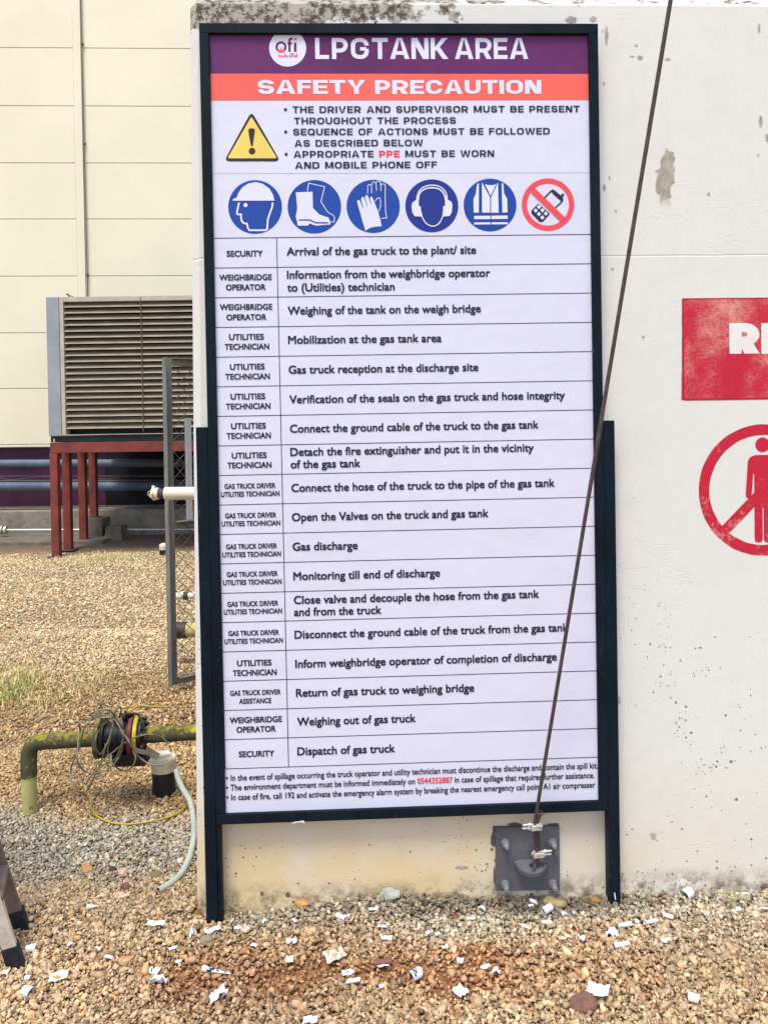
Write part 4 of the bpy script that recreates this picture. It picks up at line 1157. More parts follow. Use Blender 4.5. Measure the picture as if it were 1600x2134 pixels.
# concrete foot wall and pipework along the warehouse
D1 = 11.34
g = MB(); g.box(-12, 2, D1, BLD + 0.1, -0.1, P(100, 1064, D1).z)
tag(g.build('foot_wall', M['plinth'], None, 0.015), 'long low weathered concrete footing along the base of the warehouse', 'footing')
g = MB(); za = P(60, 1137, 10.9).z
g.box(-12, P(222, 1130, 10.6).x, 10.45, D1 - 0.002, -0.1, gz(-4, 10.5) + 0.05)
tag(g.build('concrete_apron', M['oldconc'], None, 0.02), 'low concrete slab in front of the footing under the red stand', 'slab')
def hpipe(x0, x1, y0, y1, D, r, name, m, label, extra=None):
    g = MB(); a = P(x0, y0, D); b = P(x1, y1, D)
    d = (b - a); a2 = a - d * 1.2; b2 = b + d * 0.8
    d.normalize()
    g.tube([a2, a, b, b2], r, 20)
    t = thing(name, label, 'pipe', a)
    g.build('pipe_run', m, t)
    for (px, rr, ln) in (extra or []):
        k = (px - x0) / (x1 - x0); c_ = a + (b - a) * k
        e = MB(); e.lathe(c_ - d * ln / 2, d, [(0, 0), (0, rr), (ln * .35, rr), (ln * .35, r * 1.3), (ln * .65, r * 1.3), (ln * .65, rr), (ln, rr), (ln, 0)], 20)
        e.build('flange', m, t)
    return t
hpipe(0, 390, 966.5, 965, 11.72, 0.064, 'lagged_pipe', M['bluepipe'], 'upper thick blue grey pipe running along the plum warehouse base')
hpipe(0, 390, 1014, 1013, 11.66, 0.070, 'lagged_pipe', M['bluepipe'], 'lower thick blue grey pipe just above the concrete footing')
hpipe(0, 390, 992.5, 992, 11.74, 0.010, 'thin_pipe', M['thinpipe'], 'upper thin dark pipe between the two thick blue grey pipes')
hpipe(0, 390, 1002, 1001.5, 11.70, 0.013, 'thin_pipe', M['thinpipe'], 'thin pale edged pipe lying right above the lower blue grey pipe')
hpipe(0, 390, 1060.5, 1059.5, 11.5, 0.013, 'thin_pipe', M['oldconc'], 'thin grey pipe lying along the top of the concrete footing')
hpipe(0, 390, 1105, 1103.5, 11.0, 0.018, 'steel_pipe', M['galv'], 'shiny galvanised steel pipe with a flange, in front of the concrete footing', [(8, 0.062, 0.09)])
g = MB()
cp = catmull([P(x, y, 11.73) for x, y in ((0, 995), (20, 999), (45, 998), (70, 995), (100, 994), (140, 999), (190, 998), (250, 996))], 5)
g.tube(cp, 0.006, 6); tag(g.build('hanging_cable', M['thinpipe']), 'thin dark cable sagging in waves between the pipes along the warehouse', 'cable')
g = MB()
bx0, bx1 = P(214, 1115, 10.75).x, P(253, 1115, 10.75).x
g.hexa([(bx0, 10.75, 0.0), (bx1, 10.75, 0.0), (bx1, 10.75, 0.235), (bx0 + 0.05, 10.75, 0.235), (bx0, 11.0, 0.0), (bx1, 11.0, 0.0), (bx1, 11.0, 0.235), (bx0 + 0.05, 11.0, 0.235)])
tag(g.build('concrete_block', M['oldconc'], None, 0.012), 'grey concrete pipe block on the ground behind the red stand', 'block')

# ------------------------------------------------------------------ cooling unit on its red stand
UD = 9.6
unit = thing('cooling_unit', 'large louvred cooling unit with blue grey corner post on a red steel stand', 'cooling unit', (P(200, 922, UD).x, UD, P(100, 922, UD).z))
x0u = P(98.5, 770, UD).x; x1u = x0u + 3.1
z0u, z1u = P(100, 922, UD).z, P(100, 618.5, UD).z
zrail = P(100, 908, UD).z
g = MB()
g.box(x0u, P(125, 770, UD).x, UD, UD + 0.18, zrail, z1u)
g.build('corner_post', M['casing'], unit, 0.006)
g = MB(); g.box(x0u + 0.02, x1u, UD + 0.16, UD + 2.2, zrail, z1u - 0.004); g.build('casing', M['blackrail'], unit, 0.004)
xt = P(125.5, 770, UD).x; xi = P(134, 770, UD).x
zl1 = P(250, 626.5, UD).z; zl0 = P(250, 902, UD).z
g = MB()
g.box(xt + 0.002, xi, UD + 0.004, UD + 0.15, zrail + 0.002, z1u - 0.002)
g.box(xi + 0.001, x1u, UD + 0.006, UD + 0.15, zl1, z1u - 0.002); g.box(xi + 0.001, x1u, UD + 0.006, UD + 0.15, zrail + 0.002, zl0 - 0.012)
g.build('louvre_frame', M['trim'], unit, 0.003)
g = MB()
NSL = 21
zs0 = P(250, 893, UD).z
pit = (zl1 - zs0) / NSL
rs_ = random.Random(5)
for i in range(NSL):
    zc = zs0 + pit * (i + 0.5)
    sag = rs_.uniform(-0.002, 0.002)
    # sloping blade with a turned down lip
    prof = [(0.012, -0.42), (0.020, -0.26), (0.105, 0.56), (0.110, 0.54), (0.026, -0.32), (0.018, -0.44)]
    vs = []
    for xx in (xi + 0.001, (xi + x1u) / 2, x1u - 0.01):
        for dy, dz in prof: vs.append((xx, UD + dy, zc + dz * pit + (sag if xx != xi + 0.001 else 0)))
    n = len(prof)
    for k in range(2): g.add(vs[k * n:(k + 2) * n], [(j, (j + 1) % n, n + (j + 1) % n, n + j) for j in range(n)])
g.build('louvre_blades', M['slat'], unit)
xm_ = P(295.5, 770, UD).x
g = MB(); g.tube([(xm_, UD + 0.008, zrail + 0.03), (xm_, UD + 0.008, z1u - 0.02)], 0.006, 8)
g.build('tie_rod', M['mesh'], unit)
g = MB(); g.box(x0u + 0.01, x1u, UD + 0.03, UD + 2.2, z0u, zrail - 0.003)
g.build('base_rail', M['blackrail'], unit, 0.004)
g = MB(); hk = (P(140, 617, UD).x, UD + 0.06, z1u)
g.tube(catmull([hk, (hk[0] - .005, hk[1], hk[2] + 0.03), (hk[0] - 0.02, hk[1], hk[2] + 0.045), (hk[0] - 0.03, hk[1], hk[2] + 0.03)], 4), 0.009, 8)
g.tube([(hk[0] - .03, hk[1], hk[2] + .035), (hk[0] + .05, hk[1], hk[2] + 0.01)], 0.006, 6)
g.build('lifting_hook', M['thinpipe'], unit)
g = MB(); g.box(P(109.5, 917, UD).x, P(112.5, 917, UD).x, UD + 0.02, UD + 0.03, P(110, 922, UD).z + .005, P(110, 914, UD).z); g.build('rail_tag', M['trim'], unit)

stand = thing('steel_stand', 'red oxide painted steel stand carrying the louvred cooling unit', 'stand', (P(112, 1160, UD).x, UD, 0))
zs1 = z0u - 0.003; zs2 = P(250, 942, UD).z
g = MB()
xa = P(104, 935, UD).x
g.box(xa, x1u, UD, UD + 0.1, zs2, zs1)
g.box(xa, xa + 0.1, UD + 0.101, UD + 2.0, zs2 + 0.002, zs1); g.box(xa, x1u, UD + 2.001, UD + 2.1, zs2, zs1)
g.build('top_frame', M['redsteel'], stand, 0.004)
for (xa_, xb_, yb_, D) in ((104, 121, 1160, UD), (130, 145.5, 1145, UD + 0.42), (163, 177.5, 1125, UD + 0.95), (186, 199.5, 1077, UD + 1.35)):
    g = MB(); xx = P((xa_ + xb_) / 2, 1040, D).x; hw_ = 0.048
    zg = P((xa_ + xb_) / 2, yb_, D).z
    g.box(xx - hw_, xx + hw_, D + 0.002, D + 0.096, zg, zs2 - 0.002)
    lg_ = g.build('leg', M['redsteel'], stand, 0.004)
    fp = MB(); fp.box(xx - hw_ - 0.05, xx + hw_ + 0.05, D - 0.04, D + 0.14, zg - 0.014, zg - 0.0005); fp.build('foot_plate', M['thinpipe'], lg_)
    if yb_ == 1077:
        pd_ = (xx, D, zg - 0.015)
for xx_ in (2.25, 2.95):
    for D in (UD, UD + 1.9):
        g = MB(); g.box(xa + xx_, xa + xx_ + 0.1, D + 0.002, D + 0.096, gz(-2, D) - 0.02, zs2 - 0.002); g.build('leg', M['redsteel'], stand, 0.004)
g = MB(); g.box(pd_[0] - 0.16, pd_[0] + 0.16, pd_[1] - 0.08, pd_[1] + 0.25, -0.05, pd_[2])
tag(g.build('concrete_pedestal', M['oldconc'], None, 0.01), 'small concrete pedestal under the rearmost leg of the red stand', 'pedestal')

# ------------------------------------------------------------------ gate, posts and pipes beside the wall
gate = thing('mesh_gate', 'weathered grey steel gate leaf with rusty chain link mesh standing behind the wall end', 'gate', G(352, 1440))
GA = P(355, 1430, 4.45)
gd = Vector((math.cos(R_(40)), math.sin(R_(40)), 0)); gn = Vector((-gd.y, gd.x, 0))
ztop = P(352, 745, 4.45).z
def gp(a, b, c=0.0): return Vector((GA.x, GA.y, 0)) + gd * a + _z * b - gn * c * 1.0
GW, gz0 = 1.25, GA.z
g = MB()
def gbox(a0, a1, b0_, b1_, c0, c1): g.fbox(lambda a, b, c: Vector((GA.x, GA.y, 0)) + gd * a + _z * b - gn * (-c) * -1.0, a0, a1, b0_, b1_, c0, c1)
for (a0, a1, z_a, z_b) in ((-0.012, 0.045, gz0, ztop), (GW - 0.05, GW, gz0, ztop)):
    gbox(a0, a1, z_a, z_b, -0.004, 0.001); 
    gbox(a0, a0 + 0.005, z_a, z_b, 0.0012, 0.045)
for (z_a, z_b) in ((ztop - 0.045, ztop), (gz0, gz0 + 0.045), (P(380, 1098, 4.5).z, P(380, 1085, 4.5).z)):
    gbox(0.0455, GW - 0.0505, z_a, z_b, -0.004, 0.001); gbox(0.0455, GW - 0.0505, z_b - 0.005, z_b, 0.0012, 0.035)
g.build('frame', M['gate'], gate, 0.001)
g = MB()
s_ = 0.052 * math.sqrt(2)
Wd, Hd = GW - 0.08, ztop - gz0 - 0.09
o_a, o_b = 0.035, gz0 + 0.045
for sgn in (1, -1):
    k = -Hd
    while k < Wd:
        pts = []
        for t in np.linspace(0, Hd, 26):
            a = k + t
            if 0 <= a <= Wd: pts.append((a, t if sgn == 1 else Hd - t))
        if len(pts) >= 2:
            g.tube([gp(o_a + a, o_b + b, 0.012 + 0.003 * sgn + 0.002 * math.sin(b / s_ * math.pi * 2)) for a, b in pts], 0.0021, 5, caps=False)
        k += s_
g.build('chain_link', M['mesh'], gate)
g = MB()
gx = P(396, 1000, 4.5)
ga = (gx - Vector((GA.x, GA.y, 0))).dot(gd)
gbox(ga - 0.012, ga + 0.02, P(380, 1084, 4.5).z, P(396, 872, 4.62).z, 0.006, 0.03)
g.build('latch_bar', M['postgrey'], gate, 0.001)

# cream outlet pipe with a screw cap and a ring
CD = 3.5
cpipe = thing('outlet_pipe', 'cream painted outlet pipe with a rust chipped lugged cap, sticking out behind the wall', 'pipe', P(345, 1028, CD))
ca_ = P(343, 1028.4, CD); cbb = P(430, 1028, CD + 0.0); dx = (cbb - ca_).normalized()
g = MB(); g.lathe(ca_, dx, [(0, 0), (0.0, 0.027), (0.003, 0.0295), (0.9, 0.0295), (0.9, 0)], 28); g.build('pipe_run', M['creampipe'], cpipe)
g = MB(); g.lathe(ca_ - dx * 0.026, dx, [(0, 0.021), (0.012, 0.023), (0.026, 0.021)], 24); g.build('collar', M['browncoup'], cpipe)
g = MB(); g.lathe(ca_ - dx * 0.058, dx, [(0, 0), (0, 0.024), (0.004, 0.028), (0.010, 0.028), (0.010, 0.024), (0.018, 0.024), (0.018, 0.027), (0.031, 0.027), (0.031, 0)], 24)
cap = g.build('cap', M['creampipe'], cpipe)
for k in range(3):
    th = R_(70 + 120 * k); rad = Vector((0, math.cos(th), math.sin(th)))
    g = MB(); c0_ = ca_ - dx * 0.053 + rad * 0.0275
    g.hexa([c0_ + dx * s1 * 0.006 + rad.cross(dx) * s2 * 0.009 + rad * s3 for s3 in (0.008, -0.002) for s1, s2 in ((-1, -1), (1, -1), (1, 1), (-1, 1))]); g.build('lug', M['creampipe'], cap, 0.001)
g = MB(); c0_ = ca_ - dx * 0.062
g.tube([c0_ + dx * -0.006 + (dx * math.cos(t) * -0.009 + _z * math.sin(t) * 0.010) for t in np.linspace(-2.4, 2.4, 15)], 0.0022, 8); g.build('ring', M['galv'], cap)

# small pipes behind the mesh
g = MB(); SD = 5.2
a = P(366, 1242, SD); b = P(440, 1241, SD); dx = (b - a).normalized()
t = thing('small_pipe', 'small white capped pipe with a dark clamp, seen through the gate mesh', 'pipe', a)
g.lathe(a, dx, [(0, 0), (0, 0.018), (0.012, 0.024), (0.06, 0.024), (0.06, 0.021), (0.6, 0.021), (0.6, 0)], 20); g.build('pipe_run', M['creampipe'], t)
g = MB(); g.lathe(a + dx * 0.055, dx, [(0, 0.019), (0, 0.028), (0.03, 0.028), (0.03, 0.019)], 20); g.build('clamp', M['browncoup'], t)
SD = 5.0
a = P(362, 1314, SD); b = P(440, 1312, SD); dx = (b - a).normalized()
t = thing('yellow_pipe_end', 'yellow pipe with a brown rusted end, seen low through the gate mesh', 'pipe', a)
g = MB(); g.lathe(a + dx * 0.085, dx, [(0, 0.03), (0, 0.046), (0.8, 0.046), (0.8, 0)], 24); g.build('pipe_run', M['yelpipe'], t)
g = MB(); g.lathe(a, dx, [(0, 0), (0, 0.05), (0.02, 0.054), (0.084, 0.054), (0.084, 0.03)], 24); g.build('end_cap', M['browncoup'], t)

def standpipe(px, y_top, y_cap, y_bot, half, label):
    base = G(px, y_bot); D = base.y
    r = half * D / F
    zb_ = base.z; zc = P(px, y_cap, D).z; zt_ = P(px, y_top, D).z
    t = thing('standpipe', label, 'standpipe', (base.x, D, 0), 'capped standpipes in the gravel')
    p0 = Vector((base.x, D + r * 0.6, 0))
    g = MB(); g.lathe(p0 + _z * -0.05, _z, [(0, r * 0.93), (zc + 0.05, r * 0.93), (zc + 0.05, 0)], 28); g.build('pipe_body', M['blackpipe'], t)
    h = zt_ - zc
    g = MB(); g.lathe(p0 + _z * (zc - h * 0.1), _z, [(0, r * 0.9), (0, r * 1.0), (h * 0.55, r * 1.05), (h * 0.55, 0)], 28)
    rim = g.build('rim', M['rimcap'], t)
    g = MB(); g.lathe(p0 + _z * (zc + h * 0.46), _z, [(0, r * 1.02), (h * 0.25, r * 1.04), (h * 0.36, r * 0.94), (h * 0.36, 0)], 28); cp_ = g.build('cap', M['whitecap'], t)
    g = MB(); k = r * 0.5; zz = zc + h * 0.82; ang = R_(28); e1 = Vector((math.cos(ang), math.sin(ang), 0)) * k; e2 = Vector((-math.sin(ang), math.cos(ang), 0)) * k
    c_ = p0 + _z * zz
    g.hexa([c_ - e1 - e2, c_ + e1 - e2, c_ + e1 - e2 + _z * k * .6, c_ - e1 - e2 + _z * k * .6, c_ - e1 + e2, c_ + e1 + e2, c_ + e1 + e2 + _z * k * .6, c_ - e1 + e2 + _z * k * .6])
    g.build('cap_nut', M['whitecap'], cp_, 0.003)
standpipe(337.5, 1577, 1608, 1654, 25.5, 'thick black standpipe with a white screw cap, beside the yellow pipe')
standpipe(339, 1133, 1145, 1157, 8, 'far small black standpipe with a white cap, beside the grey gate post')

# ------------------------------------------------------------------ mossy yellow pipe with its flanged coupling
YD = 3.10
gas = thing('bent_pipe', 'mossy yellow gas pipe bent down into the gravel with a black flanged coupling', 'pipe', G(62, 1690))
pv0 = G(62, 1690); pv0.z = -0.05
e0 = P(62, 1618, pv0.y); e1 = P(62, 1575, pv0.y)
hpx = lambda x, dy=0: P(x, 1547 - (x - 75) * 0.062 + dy, pv0.y + 0.075 * (x - 62) / 340)
R1 = 0.0298
g = MB()
up = [Vector((pv0.x, pv0.y, -0.06)), Vector((pv0.x + .0, pv0.y, e0.z))]
g.tube(up, R1 * 0.97, 28); g.build('lower_length', M['yelpipe'], gas)
g = MB()
bend = [Vector((pv0.x, pv0.y, e0.z + 0.0005)), Vector((pv0.x, pv0.y, P(62, 1590, pv0.y).z)), Vector((pv0.x + 0.004, pv0.y, P(62, 1568, pv0.y).z)), P(70, 1552, pv0.y), P(88, 1546.5, pv0.y + 0.003), hpx(115), hpx(160), hpx(215)]
g.tube(catmull(bend, 5), R1 * 1.04, 28)
g.tube([hpx(290), hpx(350), hpx(403), hpx(520)], R1 * 1.04, 28)
g.build('upper_length', M['mosspipe'], gas)
dx = (hpx(300) - hpx(200)).normalized()
kpx = (hpx(300) - hpx(200)).length / 100
def ring(name, xa_, xb_, r, m, n=36, par=gas):
    g = MB(); a = hpx(xa_); L_ = (xb_ - xa_) * kpx
    g.lathe(a, dx, [(0, 0), (0, r * 0.97), (L_ * .12, r), (L_ * .88, r), (L_, r * 0.97), (L_, 0)], n); return g.build(name, m, par)
FR = 0.078
ring('flange', 201, 211, FR, M['mosspipe']); ring('flange', 214.5, 222, FR, M['blackpart'])
ring('coupling_body', 222.2, 270, FR * 0.80, M['blackpart'])
for x_ in (232, 246, 259): ring('coupling_band', x_, x_ + 5, FR * 0.86, M['blackpart'])
ring('red_ring', 271, 279.5, FR * 0.98, M['redflange']); ring('yellow_ring', 282, 290.5, FR * 1.0, M['yelflange']); ring('flange', 293, 299, FR * 0.92, M['blackpart'])
upv = dx.cross(Vector((0, 1, 0))).normalized(); fwd = upv.cross(dx)
for k in range(8):
    th = 2 * math.pi * (k + 0.5) / 8; rad = upv * math.cos(th) + fwd * math.sin(th)
    g = MB()
    g.tube([hpx(289) + rad * FR * 0.86, hpx(305) + rad * FR * 0.86], 0.0055, 8)
    g.tube([hpx(299.5) + rad * FR * 0.86, hpx(303) + rad * FR * 0.86], 0.011, 6, smooth=False)
    g.build('bolt', M['blackpart'], gas); g = MB()
    g.tube([hpx(211) + rad * FR * 0.82, hpx(216) + rad * FR * 0.82], 0.006, 8)
    g.build('bolt', M['blackpart'], gas)
g = MB()
rt_ = random.Random(9)
for k in range(9):
    x_ = rt_.uniform(252, 272); th = rt_.uniform(-0.7, 0.9)
    c_ = hpx(x_) + (upv * math.cos(th) + fwd * -math.sin(th)) * FR * 0.86
    g.tube(catmull([c_ + Vector((rt_.uniform(-.02, .02), rt_.uniform(-.015, .0), rt_.uniform(-.01, .03))) for _ in range(4)], 4), 0.005, 7)
g.tube(catmull([hpx(268) + upv * FR, hpx(272) + upv * FR * 1.16, hpx(288) + upv * FR * 1.14, hpx(300) + upv * FR * 0.86 + fwd * -.03, hpx(308) + upv * FR * .4 + fwd * -0.05], 4), 0.0045, 7)
g.tube(catmull([hpx(303) + fwd * -0.05 + upv * .02, hpx(310) + fwd * -0.06, hpx(306) - upv * .05 + fwd * -0.05, hpx(309) - upv * .09 + fwd * -0.04], 4), 0.0045, 7)
g.build('clamp_chain', M['blackpart'], gas)
g = MB(); bxa, bxb = hpx(240), hpx(312)
yb0 = bxa.y - 0.05
g.hexa([Vector((bxa.x, yb0, bxa.z - 0.102)), Vector((bxb.x, yb0, bxa.z - 0.10)), Vector((bxb.x - .03, yb0, bxa.z - 0.055)), Vector((bxa.x, yb0, bxa.z - 0.055)),
        Vector((bxa.x, yb0 + 0.1, bxa.z - 0.102)), Vector((bxb.x, yb0 + 0.1, bxa.z - 0.10)), Vector((bxb.x - .03, yb0 + .1, bxa.z - 0.055)), Vector((bxa.x, yb0 + .1, bxa.z - 0.055))])
g.build('saddle_box', M['blackpart'], gas, 0.004)
g = MB()
def slab(p, q_, hgt, th, mi=0):
    n_ = Vector((0, -1, 0)) * th; h_ = (q_ - p).normalized().cross(Vector((0, 1, 0))).normalized() * hgt / 2
    g.hexa([p - h_ + n_, q_ - h_ + n_, q_ + h_ + n_, p + h_ + n_, p - h_, q_ - h_, q_ + h_, p + h_], mi)
slab(P(282, 1563, yb0 - 0.01), P(314, 1571, yb0 - 0.01), 0.017, 0.006)
slab(P(304, 1562, yb0 - 0.02), P(330, 1578, yb0 - 0.02), 0.03, 0.004)
for x_ in (303, 309): g.tube([P(x_, 1569 + (x_ - 303) * .25, yb0 - 0.016), P(x_, 1569 + (x_ - 303) * .25, yb0 - 0.022)], 0.004, 10, 1)
g.build('bracket_arm', [M['brack'], M['blackpart']], gas, 0.001)

# wire tangle thrown over the coupling
def w8(pts, D=2.98, dz=None): return [P(140 + x / 5.714, 1440 + y / 5.714, D + 0.03 * math.sin(i * 1.7)) for i, (x, y) in enumerate(pts)]
wires = thing('wire_tangle', 'tangle of thin grey green wire looped over the black coupling of the yellow pipe', 'wire', hpx(235))
WS = [
    [(135, 335), (270, 345), (330, 330), (430, 250), (330, 290), (265, 290), (340, 245), (480, 225), (560, 300), (650, 480), (735, 600), (800, 720), (880, 810), (1000, 880), (1140, 885)],
    [(500, 300), (400, 290), (300, 330), (210, 430), (170, 560), (140, 690), (115, 770), (130, 860), (200, 950), (320, 985), (430, 965), (520, 910), (620, 780), (660, 640), (655, 500), (560, 330), (480, 230)],
    [(520, 320), (420, 420), (360, 500), (340, 590), (350, 690), (390, 755), (430, 715), (490, 600), (530, 450), (535, 340), (600, 210), (640, 200), (640, 300), (660, 450), (660, 600), (610, 740), (560, 820), (380, 920), (260, 1050), (225, 1110), (215, 1140)],
    [(360, 150), (480, 180), (560, 260), (640, 400), (700, 560), (780, 690), (815, 790), (790, 880), (720, 945), (640, 945), (560, 890), (495, 800), (485, 690), (520, 560), (545, 420), (520, 320)],
    [(140, 380), (150, 480), (130, 620), (120, 740), (60, 870), (40, 1000), (60, 1130), (150, 1210), (220, 1200), (300, 1080), (390, 880), (560, 720), (700, 610), (860, 540), (1010, 520), (1130, 560), (1210, 640)],
    [(380, 140), (410, 200), (400, 300), (385, 400), (410, 520), (440, 620), (455, 670), (400, 860), (330, 1000), (270, 1150)],
]
for k, pts in enumerate(WS):
    g = MB(); g.tube(catmull(w8(pts, 2.96 + 0.012 * k), 5), 0.0032, 7); g.build('wire', M['greywire'], wires)
g = MB(); g.tube(catmull(w8([(1210, 640), (1235, 700), (1245, 780), (1210, 850), (1140, 885)], 2.97), 5), 0.0029, 7); g.build('wire', M['yelwire'], wires)
g = MB()
yc = [w8([(215, 1130)], 2.97)[0], w8([(225, 1220)], 2.96)[0]] + [G(x, y, 0.006) for x, y in ((184, 1668), (198, 1697), (225, 1713), (255, 1718), (280, 1717), (320, 1711), (360, 1700), (385, 1682), (397, 1662), (404, 1645), (430, 1622))]
g.tube(catmull(yc, 6), 0.0032, 8); tag(g.build('yellow_wire', M['yelwire']), 'thin yellow wire curving over the gravel below the tangle to the wall end', 'wire')
g = MB(); g.tube(catmull([P(272, 1482, 3.25), P(285, 1474, 3.3), P(300, 1473, 3.4), P(345, 1474, 3.5)], 5), 0.0045, 8)
tag(g.build('yellow_stick', M['yelwire']), 'short pale yellow plastic tube poking out behind the black coupling', 'tube')
# green hose
g = MB()
hs = [P(367, 1604, 3.12), P(371, 1622, 3.10), P(381, 1645, 3.07), P(395, 1668, 3.04)] + [G(x, y, 0.006) for x, y in ((402, 1700), (404, 1740), (397, 1780), (382, 1815), (360, 1838), (330, 1857))]
hp_ = catmull(hs, 6)
g.tube(hp_, 0.0110, 16, 0, caps=False); g.tube(hp_[-6:], 0.0092, 14, 1, caps=False)
e = hp_[-1]; td = (hp_[-1] - hp_[-2]).normalized()
g.lathe(e - td * 0.012, td, [(0, 0.0), (0, 0.0094)], 14, 1); g.lathe(e, td, [(0, 0.0092), (0, 0.0110)], 16, 0)
tag(g.build('garden_hose', [M['hose'], M['hosein']]), 'pale green hose lying curved on the gravel against the wall end', 'hose')

# ------------------------------------------------------------------ step ladder at the left edge
lad = thing('step_ladder', 'scuffed aluminium step ladder with black rubber feet at the left edge', 'ladder', G(20, 2015))
fA, fB = G(33, 2018), G(44, 1940)
HL = 1.32
lean = Vector((-0.30, 0.0, 1.0))
perp = (fB - fA); perp.z = 0; perp = perp.normalized()
side = Vector((perp.y, -perp.x, 0))
if side.x < 0: side = -side
opp = Vector((-0.62, 0, 0))
def rail(fp, up, m, wdt=0.042, th=0.020, bot=0.0, length=HL):
    g = MB()
    a = fp + up * bot; b = fp + up * length
    upn = up.normalized()
    # C-channel: web and two flanges
    s = (Vector((1, 0, 0)) - upn * upn.x).normalized(); p = perp
    def bx(s0, s1, p0, p1):
        g.hexa([a + s * s0 + p * p0, a + s * s1 + p * p0, b + s * s1 + p * p0, b + s * s0 + p * p0,
                a + s * s0 + p * p1, a + s * s1 + p * p1, b + s * s1 + p * p1, b + s * s0 + p * p1])
    bx(-wdt / 2, wdt / 2, -0.0015, 0.0015); bx(-wdt / 2, -wdt / 2 + 0.003, 0.0017, th); bx(wdt / 2 - 0.003, wdt / 2, 0.0017, th)
    return g.build('rail', m, lad, 0.0008)
def foot(fp, up):
    g = MB(); a = fp - Vector((0, 0, 0.004)); b = fp + up * 0.058; upn = up.normalized()
    s = (Vector((1, 0, 0)) - upn * upn.x).normalized() * 0.025; p0 = perp * -0.004; p1 = perp * 0.030
    sa = Vector((0.027, 0, 0))
    g.hexa([a - sa + p0, a + sa + p0, b + s + p0, b - s + p0, a - sa + p1, a + sa + p1, b + s + p1, b - s + p1])
    g.build('rubber_foot', M['rubber'], lad, 0.003)
fA.z = fB.z = 0.0
for fp, m in ((fA, M['alu']), (fB, M['aludark'])):
    rail(fp, lean, m, bot=0.03); foot(fp, lean)
lean2 = Vector((0.17, 0.0, 1.0))
for fp, m in ((fA + opp + perp * 0.03, M['alu']), (fB + opp - perp * 0.03, M['alu'])):
    rail(fp, lean2, m, 0.04, bot=0.03, length=HL); foot(fp, lean2)
for k, h in enumerate((0.205, 0.44, 0.68, 0.94, 1.2)):
    g = MB(); a = fA + lean * h + perp * 0.003; b = fB + lean * h - perp * 0.003
    upn = Vector((0, 0, 1))
    g.hexa([a + Vector((-0.06, 0, -0.022)), a + Vector((0.028, 0, -0.022)), a + Vector((0.028, 0, 0)), a + Vector((-0.06, 0, 0)),
            b + Vector((-0.06, 0, -0.022)), b + Vector((0.028, 0, -0.022)), b + Vector((0.028, 0, 0)), b + Vector((-0.06, 0, 0))])
    g.build('tread', M['aludark'], lad, 0.002)
g = MB(); a = fA + lean * HL; b = fB + lean * HL
g.hexa([a + Vector((-0.2, -0.02, 0.0)), a + Vector((0.04, -0.02, 0)), a + Vector((0.04, -0.02, 0.04)), a + Vector((-0.2, -0.02, 0.04)), b + Vector((-0.2, 0.02, 0)), b + Vector((0.04, 0.02, 0)), b + Vector((0.04, 0.02, 0.04)), b + Vector((-0.2, 0.02, 0.04))])
g.build('top_cap', M['rubber'], lad, 0.004)

# ------------------------------------------------------------------ larger stones
def lump(px, py, wpx, hpx_, col, label, name='stone', seed=0, flat=0.7, rough=0.9):
    p = G(px, py + hpx_ * 0.3); D = p.y
    r = np.random.default_rng(500 + seed)
    import bmesh
    bm = bmesh.new(); bmesh.ops.create_icosphere(bm, subdivisions=3, radius=1)
    ax = Vector(r.normal(size=3)).normalized()
    planes = [(Vector(r.normal(size=3)).normalized(), r.uniform(0.55, 0.85)) for _ in range(9)]
    for v in bm.verts:
        for n_, d_ in planes:
            k = v.co.dot(n_)
            if k > d_: v.co -= n_ * (k - d_) * 0.92
        v.co *= 1 + 0.10 * mnoise.noise(v.co * 2.5 + Vector((seed, 0, 0)))
    sx = wpx / 2 * D / F / 0.80; sz = hpx_ / 2 * D / F / 0.75
    for v in bm.verts: v.co = Vector((v.co.x * sx, v.co.y * sx * flat, v.co.z * sz))
    me = bpy.data.meshes.new(name); bm.to_mesh(me); bm.free()
    me.materials.append(mat('stone_' + str(seed), col, 0.22, 45, rough, bump=0.003, bscale=160))
    o = link(name, me); o.location = (p.x, p.y, gz(p.x, p.y) + 0.008 + sz * 0.45)
    return tag(o, label, 'stone', 'larger stones among the gravel')
